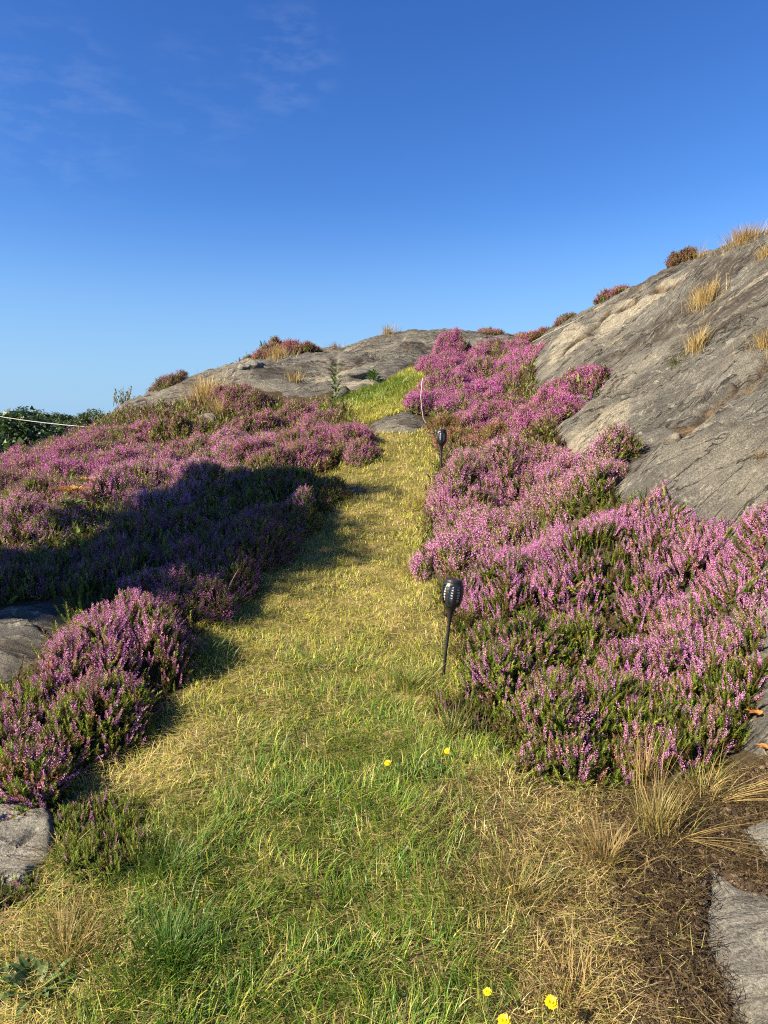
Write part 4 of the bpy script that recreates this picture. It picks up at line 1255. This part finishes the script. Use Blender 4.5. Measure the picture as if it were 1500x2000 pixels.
def flower(label, u, v, r, h=.10, bud=False, col=(.85, .62, .01)):
    Y = at_height(u, v, h)
    top = P(u, v, Y)
    gz = float(z_surf(top[0], top[1]))
    bx, by = top[0] + rng.normal() * .015, top[1] + .02
    org = (bx, by, gz)
    root = thing('yellow_flower', label, 'flower', org, 'yellow hawkbit flowers in the grass')
    st = MB()
    t = np.linspace(0, 1, 6)[:, None]
    b = np.array((bx, by, gz - .005))
    tube(st, b + (top - b) * t + np.array((.01, 0, 0)) * np.sin(t * 3.1), np.linspace(.0018, .0014, 6), (.12, .17, .04), 5)
    st.build('stem', M_LEAF, root, org)
    hd = MB()
    n = 9 if bud else 20
    ax = np.array((-.25, -.45, .85)); ax /= np.linalg.norm(ax)
    R = frames(ax[None], np.zeros(1))[0]
    for layer, (rr, el) in enumerate(((1.0, .12), (.8, .45), (.5, .9)) if not bud else ((.7, 1.1), (.5, 1.3))):
        m = n if layer == 0 else int(n * .75)
        for i in range(m):
            a = i / m * 6.283 + layer * .3 + rng.uniform(-.1, .1)
            d = np.array((math.cos(a) * math.cos(el), math.sin(a) * math.cos(el), math.sin(el)))
            s = np.array((-math.sin(a), math.cos(a), 0)); L = r * rr * rng.uniform(.9, 1.1); w = r * .17
            pts = np.array((s * w * .4, -s * w * .4, d * L * .8 + s * w, d * L * .8 - s * w, d * L)) @ R.T + top
            hd.add(pts, [(0, 1, 3), (0, 3, 2), (2, 3, 4)], np.array(col) * rng.uniform(.85, 1.1))
    hd.build('flower_head', M_LEAF, root, org)
    cl = MB()
    lathe(cl, [(.0015, -.5 * r), (.22 * r, -.42 * r), (.30 * r, -.2 * r), (.2 * r, 0.02 * r)], (.07, .10, .03), 8)
    for q in range(len(cl.v)):
        cl.v[q] = cl.v[q] @ R.T + top
    cl.build('calyx', M_LEAF, root, org)


flower('largest yellow flower, between two buds in the dry grass at the bottom', 1077, 1958, .019, .12)
flower('yellow flower cut by the bottom photo edge', 985, 1994, .018, .12)
flower('mid-sized yellow flower up left of the largest one', 952, 1937, .012, .11)
flower('lone yellow flower in the green grass of the path', 757, 1490, .015, .09)
flower('yellow flower under the low heather, right of the lone one', 873, 1467, .014, .09)
flower('small half-closed orange-yellow flower left of the one under the heather', 850, 1476, .009, .07, True, (.8, .45, .01))
flower('small orange bud low over the dark green clover', 820, 1487, .008, .06, True, (.8, .38, .01))
flower('closed yellow bud at the left of the bottom flower group', 930, 1964, .007, .08, True)
flower('tiny yellow bud just left of the largest flower', 1062, 1963, .005, .10, True)
flower('tiny yellow bud touching the top of the largest flower', 1066, 1946, .005, .12, True)
flower('orange bud at the bottom photo edge below the largest flower', 1043, 1991, .007, .07, True, (.75, .33, .02))


def weed(name, label, cat, xy, n, length, width, cols, upright=.5, stem=0.0, droop=.35, spread=.02, z=None):
    x, y = xy
    gz = float(z_surf(np.array([x]), np.array([y]))[0]) if z is None else z
    org = (x, y, gz)
    root = thing(name, label, cat, org)
    mb, sb = MB(), MB()
    for i in range(n):
        a = i * 2.4 + rng.uniform(-.4, .4)
        hz = stem * (i / max(n - 1, 1)) if stem else rng.uniform(0, .02)
        k = 1 - .5 * (hz / stem) if stem else 1
        d = np.array((math.cos(a), math.sin(a), upright * rng.uniform(.5, 1.6)))
        b = np.array((x, y, gz)) + np.array((math.cos(a), math.sin(a), 0)) * spread * rng.uniform(.2, 1) + np.array((0, 0, hz))
        leaf(mb, b, d, length * k * rng.uniform(.7, 1.2), width * k * rng.uniform(.8, 1.2), cols[rng.integers(0, len(cols))], droop)
    if stem:
        t = np.linspace(0, 1, 6)[:, None]
        tube(sb, np.array((x, y, gz - .02)) + np.array((.02, 0, stem + .02)) * t, np.linspace(.006, .003, 6), (.12, .10, .04), 5)
        sb.build('stem', M_LEAF, root, org)
    mb.build('leaves', M_LEAF, root, org)
    return root


GC = ((.09, .16, .035), (.12, .19, .05), (.07, .12, .03))
weed('broad_leaved_weed', 'green broad-leaved weed in the lower left corner', 'weed', hit(75, 1935), 26, .10, .026, ((.09, .16, .04), (.07, .12, .035), (.12, .17, .06)), 1.1, 0, .4, .05)
weed('broad_leaved_weed', 'small broad-leaved weed at the left edge, left of the bigger one', 'weed', hit(10, 1925), 12, .09, .025, GC, 1.0, 0, .4, .03)
weed('clover_plant', 'dark green clover-like plant below the small yellow flowers', 'weed', hit(830, 1515), 70, .035, .022, ((.035, .085, .02), (.05, .11, .025)), .5, 0, .2, .11)
weed('clover_plant', 'small dark leafy plant in the short grass left of centre', 'weed', hit(560, 1585), 34, .03, .02, ((.05, .11, .03), (.06, .12, .03)), .5, 0, .2, .08)
p = P(655, 800, 11.0)
weed('leafy_weed', 'tall leafy green weed standing at the foot of the ridge', 'weed', p[:2], 70, .17, .045, ((.07, .14, .03), (.10, .19, .04), (.05, .10, .025)), .8, .60, .3, .07)
weed('leafy_weed', 'bright green low weed at the foot of the tall leafy one', 'weed', P(650, 815, 10.7)[:2], 60, .16, .035, ((.20, .28, .05), (.15, .24, .04)), 1.6, 0, .25, .14)
weed('leafy_weed', 'small dark green bush by the whitish stone in the upper grass', 'weed', P(728, 762, 12.1)[:2], 60, .11, .06, ((.06, .13, .03), (.08, .16, .03)), .9, .16, .2, .10)
weed('dry_stalk', 'thin dry seed stalk rising in front of the ridge rock', 'weed', P(731, 765, 12.2)[:2], 14, .06, .02, ((.2, .15, .07), (.13, .10, .05)), 1.2, .52, .2, .01)
weed('juniper_sprig', 'small green juniper sprig on the ridge-top heather', 'shrub', P(515, 672, 15.0)[:2], 60, .15, .03, ((.06, .11, .03), (.08, .13, .03)), 1.6, .30, .0, .10)
weed('juniper_sprig', 'second green juniper sprig, right of the ridge-top straw', 'shrub', P(583, 688, 14.8)[:2], 40, .11, .03, ((.05, .09, .03), (.07, .11, .03)), 1.4, .20, .0, .10)
weed('bilberry_plant', 'rust-orange leafy plant among the left heather', 'shrub', P(138, 955, 6.9)[:2], 80, .06, .03, ((.48, .21, .05), (.42, .25, .08), (.5, .3, .1)), .7, 0, .2, .15, float(z_surf(*P(138, 955, 6.9)[:2])) + .24)
weed('bilberry_plant', 'green leafy plant directly below the rust-orange one', 'shrub', P(137, 972, 6.5)[:2], 60, .05, .03, ((.12, .20, .04), (.09, .15, .03)), .8, 0, .2, .13, float(z_surf(*P(137, 972, 6.5)[:2])) + .22)
weed('bilberry_plant', 'pale green and orange sprig right above the rust-orange plant', 'shrub', P(165, 940, 7.2)[:2], 50, .05, .03, ((.3, .3, .1), (.45, .22, .06), (.12, .18, .05)), .8, 0, .2, .16, float(z_surf(*P(165, 940, 7.2)[:2])) + .24)

# dry twiggy shrub at the left end of the ridge
x, y = P(243, 800, 13.3)[:2]
gz = float(z_surf(x, y)); org = (x, y, gz)
root = thing('twiggy_shrub', 'small twiggy shrub with sparse pale leaves on the left skyline', 'shrub', org)
tb, lb = MB(), MB()
for i in range(26):
    a = rng.uniform(0, 6.28); l = rng.uniform(.15, .36); th = rng.uniform(.05, .6)
    e = np.array((math.cos(a) * math.sin(th), math.sin(a) * math.sin(th), math.cos(th))) * l
    t = np.linspace(0, 1, 4)[:, None]
    b = np.array((x, y, gz - .03)) + rng.normal(size=3) * (.08, .08, 0)
    tube(tb, b + e * t, (.006, .005, .004, .003), (.2, .16, .09), 3)
    for q in range(9):
        leaf(lb, b + e * rng.uniform(.3, 1.05), rng.normal(size=3) + (0, 0, .6), rng.uniform(.03, .06), .025, ((.22, .24, .08), (.3, .26, .1), (.14, .18, .05))[rng.integers(0, 3)], 0, .2, 2)
tb.build('twigs', M_TWIG, root, org); lb.build('leaves', M_LEAF, root, org)

# fallen leaves
for lab, u, v, s in (('orange-brown fallen leaf on the slab at the right photo edge', 1480, 1412, .055), ('small orange fallen leaf below the bigger one at the right photo edge', 1496, 1470, .04)):
    c = hit(u, v); z = float(z_surf(*c)) + .015
    mb = MB()
    for a, k in ((0, 1), (.8, .85), (-.8, .85), (1.7, .6), (-1.7, .6)):
        leaf(mb, (0, 0, 0), (math.cos(a + 2.6), math.sin(a + 2.6), .28), s * k, s * .6, (.52, .23, .06), .1, .3)
    tube(mb, [(0, 0, 0), (s * .4, -s * .3, .004), (s * .8, -s * .5, .012)], .0013, (.35, .18, .06), 4)
    o = mb.build('fallen_leaf', M_LEAF, None, (0, 0, 0)); o.location = (c[0], c[1], z)
    tag(o, lab, 'leaf')

# ------------------------------------------------------------------ solar garden torches
M_BLACK = mat_plain('black_plastic', (.012, .012, .013), .42, .5, .3, 60)
M_FROST = mat_plain('frosted_plastic', (.60, .60, .58), .35, .5)
M_PANEL = mat_plain('solar_panel', (.01, .012, .02), .15, .6)


def torch(label, x, y, tilt, yaw):
    gz = float(z_surf(np.array([x]), np.array([y]))[0])
    root = thing('garden_torch', label, 'solar light', (x, y, gz), 'solar torches beside the path')
    root.rotation_euler = (tilt[1], tilt[0], yaw)
    st = MB()
    lathe(st, [(.0, -.12), (.004, -.10), (.0085, -.06), (.0085, .29), (.0095, .295), (.0095, .302), (.0088, .305)], (0, 0, 0), 16)
    st.build('stake', M_BLACK, root)
    nk = MB()
    lathe(nk, [(.009, .30), (.0105, .32), (.013, .345), (.018, .37), (.028, .392), (.0385, .408)], (0, 0, 0), 24)
    nk.build('neck', M_BLACK, root, smooth=True)
    # pierced cage: columns of slots, two rows of segments between the bars
    NS, rows = 64, 35
    z = np.linspace(.405, .530, rows)
    t = (z - .405) / .125
    rad = .036 + .022 * np.sin(np.pi * np.clip(t * .62 + .14, 0, 1)) ** 1.0
    rad[-6:] -= np.linspace(0, .004, 6)
    cg = MB()

    def hole(i, j):
        return 3 <= i <= 30 and (i % 4) != 3 and (j % 8) in (1, 2, 3, 4)
    lathe(cg, list(zip(rad, z)), (0, 0, 0), NS, skip=hole)
    lathe(cg, list(zip(rad - .003, z)), (0, 0, 0), NS, skip=hole)
    cg.build('cage', M_BLACK, root, smooth=True)
    df = MB()
    lathe(df, [(.010, .412), (.034, .418), (.0475, .445), (.0505, .47), (.046, .50), (.036, .522), (0, .524)], (0, 0, 0), 32)
    df.build('diffuser', M_FROST, root, smooth=True)
    cp_ = MB()
    r0 = rad[-1]
    lathe(cp_, [(r0 - .003, .527), (r0 + .001, .529), (r0 + .001, .535), (r0 - .006, .545), (r0 - .010, .547), (r0 - .010, .544), (0, .544)], (0, 0, 0), 40)
    cap = cp_.build('cap', M_BLACK, root, smooth=False)
    pn = MB()
    lathe(pn, [(r0 - .011, .5455), (0, .5456)], (0, 0, 0), 40)
    pn.build('solar_panel', M_PANEL, cap)


c = hit(865, 1322)
torch('black solar torch light leaning over the grass edge, nearer of the two', c[0], c[1], (.10, .02), .25)
Y2 = at_height(862, 848, .50, 5.0)
c2 = P(862, 880, Y2)
torch('black solar torch light farther up the path, half hidden by heather', c2[0], c2[1], (.0, .0), .9)

# ------------------------------------------------------------------ ropes and cable
M_ROPE = mat_plain('pale_rope', (.45, .41, .34), .8, .2, .25, 200)
Yr = float(hit(832, 833)[1]) - .02
mb = MB()
tube(mb, [P(u, v, Yr + dy) for u, v, dy in ((826, 738, .25), (824, 748, .1), (822, 775, 0), (824, 798, 0), (827, 818, 0), (832, 826, 0), (829, 832, 0), (825, 834, -.02), (833, 835, -.05))], .0055, (.5, .5, .5), 6)
tag(mb.build('rope', M_ROPE, None, tuple(P(828, 833, Yr))), 'pale thin rope hanging down the heather to the step rock', 'rope')
mb = MB()
pts = []
for u, v in ((1040, 668), (1068, 653), (1095, 640), (1120, 628), (1140, 616), (1160, 605), (1180, 596), (1210, 578)):
    Y = at_height(u, v, .05, 6)
    p = P(u, v, Y); p[2] = max(p[2], float(z_surf(p[0], p[1])) + .03)
    pts.append(p)
tube(mb, pts, .004, (.4, .4, .4), 6)
tag(mb.build('handline', M_ROPE, None, tuple(pts[0])), 'pale hand line running up the skyline of the rock slope', 'rope')
M_CABLE = mat_plain('weathered_cable', (.42, .40, .36), .6, .3)
mb = MB()
for dz in (0,):
    a, b = P(-260, 768, 34), P(420, 868, 24)
    t = np.linspace(0, 1, 24)[:, None]
    q = a + (b - a) * t; q[:, 2] += dz - .5 * np.sin(t[:, 0] * np.pi) + .35
    tube(mb, q, .012, (.4, .4, .4), 5)
tag(mb.build('overhead_cable', M_CABLE, None, tuple(P(100, 820, 29))), 'pale overhead cable crossing in front of the dark wood', 'cable')

# ------------------------------------------------------------------ the wood below the hill, and an added pine that shades the left bank


def tree_meshes(h, r, nleaf, leafsize, cols, conic, seed, low=.25, nlimb=14):
    """Trunk with limbs, and a crown of leaf clumps gathered round the limb ends."""
    g = np.random.default_rng(seed)
    tr, cr = MB(), MB()
    t = np.linspace(0, 1, 8)
    bend = g.normal(size=2) * .05 * h
    path = np.stack((bend[0] * t ** 2, bend[1] * t ** 2, t * h * .93 - .3), 1)
    tube(tr, path, np.linspace(.035, .006, 8) * h * .55, (.11, .08, .055), 7)
    cent = []
    for i in range(nlimb):
        f = low + (1 - low) * (i + .5) / nlimb
        b = np.array((np.interp(f, t, path[:, 0]), np.interp(f, t, path[:, 1]), f * h * .93))
        k = (1 - (f - low) / (1 - low))
        rr = r * ((.25 + .8 * k) if conic else (.55 + .6 * math.sin(math.pi * min(1, k * .9 + .12)))) * g.uniform(.6, 1.05)
        a = i * 2.4 + g.uniform(-.5, .5)
        e = b + np.array((math.cos(a) * rr, math.sin(a) * rr, rr * g.uniform(.05, .55)))
        s = np.linspace(0, 1, 4)[:, None]
        tube(tr, b + (e - b) * s, np.linspace(.012, .003, 4) * h * .5, (.10, .075, .05), 4, False)
        for q in (.55, .8, 1.0):
            cent.append((b + (e - b) * q + g.normal(size=3) * .06 * r, r * g.uniform(.20, .38)))
    cent.append((np.array((path[-1, 0], path[-1, 1], h * .95)), r * .22))
    per = max(4, nleaf // len(cent))
    for c_, s_ in cent:
        d = g.normal(size=(per, 3)); d /= np.linalg.norm(d, axis=1, keepdims=True)
        p = c_ + d * s_ * (g.uniform(.15, 1, (per, 1)) ** .5) * np.array((1, 1, .72))
        n = d * .7 + g.normal(size=(per, 3)) * .6 + np.array((0, 0, .35))
        R = frames(n, g.uniform(0, 6.28, per))
        q = np.array(((-.5, -.4, 0), (.5, -.4, .1), (.1, .6, 0))) * leafsize
        v = np.einsum('nij,kj->nki', R, q) * g.uniform(.6, 1.4, (per, 1, 1)) + p[:, None]
        col = np.array(cols)[g.integers(0, len(cols), per)] * g.uniform(.7, 1.3, (per, 1)) * g.uniform(.85, 1.15)
        cr.add(v.reshape(-1, 3), np.arange(per * 3).reshape(-1, 3), np.repeat(col, 3, 0))
    a = new_mesh('trunk', np.concatenate(tr.v), np.concatenate(tr.t), None, M_BARK, np.concatenate(tr.c))
    b = new_mesh('crown', np.concatenate(cr.v), np.concatenate(cr.t), None, M_LEAF, np.concatenate(cr.c))
    return a, b


KINDS = [tree_meshes(8.5, 2.5, 4200, .20, ((.030, .060, .014), (.045, .085, .02), (.022, .045, .012)), False, 1),
         tree_meshes(9.0, 2.2, 4200, .18, ((.020, .045, .016), (.028, .058, .02), (.035, .065, .02)), True, 2),
         tree_meshes(7.0, 2.7, 4200, .20, ((.055, .085, .018), (.075, .10, .022), (.045, .07, .016)), False, 3)]
TL = ('rounded dark green broadleaf tree in the wood beyond the heather', 'narrow dark conifer in the wood beyond the heather', 'lower yellowish-green tree in the wood beyond the heather')
seen = set()


def plant_tree(kind, x, y, z, s, label=None, group='trees of the wood beyond the heather'):
    root = thing(('broadleaf_tree', 'conifer_tree', 'broadleaf_tree')[kind], label or TL[kind], 'tree', (x, y, z), group)
    root.rotation_euler = (0, 0, rng.uniform(0, 6.28)); root.scale = (s * rng.uniform(.9, 1.15), s * rng.uniform(.9, 1.15), s)
    for nm, me in zip(('trunk', 'crown'), KINDS[kind]):
        link(nm, me, root)
    return root


HT = (8.5, 9.0, 7.0)
# (pixel column, top pixel row, distance, kind)
row = []
for u in range(-120, 330, 17):
    row.append((u + rng.uniform(-5, 5), 805 + rng.uniform(-4, 7) + (3 if u > 100 else 0), rng.uniform(92, 120), (0, 1, 0, 2)[rng.integers(0, 4)]))
for u in range(-110, 260, 26):
    row.append((u + rng.uniform(-8, 8), 826 + rng.uniform(-6, 8), rng.uniform(66, 80), rng.integers(0, 3)))
for u in range(-100, 220, 36):
    row.append((u + rng.uniform(-10, 10), 846 + rng.uniform(-8, 8), rng.uniform(48, 58), rng.integers(0, 3)))
row += [(2, 803, 31, 0), (-45, 800, 33, 0), (60, 845, 33, 0), (28, 872, 29, 2), (-15, 868, 28, 2), (105, 862, 36, 1)]
for u, v, Y, k in row:
    top = P(u, v, Y); gz = float(H(top[0], Y)) - .1
    hgt = np.clip(top[2] - gz, 3.0, 13)
    plant_tree(int(k), top[0], Y, top[2] - hgt if hgt < 13 else gz, hgt / HT[int(k)])

# unseen pine added outside the left edge, crown shaped to cast the bank's shadow
g = np.random.default_rng(5)
px, py = -9.3, .3
pz = float(H(px, py)); org = (px, py, pz)
root = thing('shade_pine', 'added pine outside the left edge, its crown shaped to shade the heather bank', 'tree', org)
tr, cr = MB(), MB()
mid = [P(*q) + (0, 0, .0) for q in ((-90, 1180, 4.5), (30, 1135, 4.8), (220, 1068, 5.4), (340, 1020, 6.0), (430, 975, 6.6), (500, 915, 7.3))]
sv = np.array(sdir)
arc = [m + sv * ((-9.0 - m[0]) / sv[0]) for m in mid]
spine = np.array([(px, py, pz - .2), (px, py + .05, pz + 1.6), (px + .15, py + .3, pz + 3.2)] + [tuple(a) for a in arc])
tube(tr, spine, np.linspace(.18, .02, len(spine)), (.14, .09, .06), 8)
cent = []
for i in range(68):
    f = g.uniform(3, len(spine) - 1)
    b = np.array([np.interp(f, range(len(spine)), spine[:, q]) for q in range(3)])
    d = g.normal(size=3); d /= np.linalg.norm(d)
    e = b + d * np.array((1.0, .5, .48)) * g.uniform(.1, 1) ** .5 * (1 - .3 * (f > len(spine) - 2))
    tube(tr, np.stack((b, (b + e) / 2 + (0, 0, .05), e)), (.03, .02, .008), (.13, .09, .06), 4, False)
    cent.append(e)
for e in cent:
    n = 220
    p = e + g.normal(size=(n, 3)) * (.22, .13, .13)
    d = g.normal(size=(n, 3)) + (0, 0, .5)
    R = frames(d, g.uniform(0, 6.28, n))
    q = np.array(((-.035, 0, 0), (.035, 0, 0), (0, 0, .17)))
    v = np.einsum('nij,kj->nki', R, q) + p[:, None]
    cr.add(v.reshape(-1, 3), np.arange(n * 3).reshape(-1, 3), np.repeat(np.array(((.03, .06, .02), (.04, .075, .025)))[g.integers(0, 2, n)], 3, 0))
tr.build('trunk', M_BARK, root, org); cr.build('crown', M_LEAF, root, org)
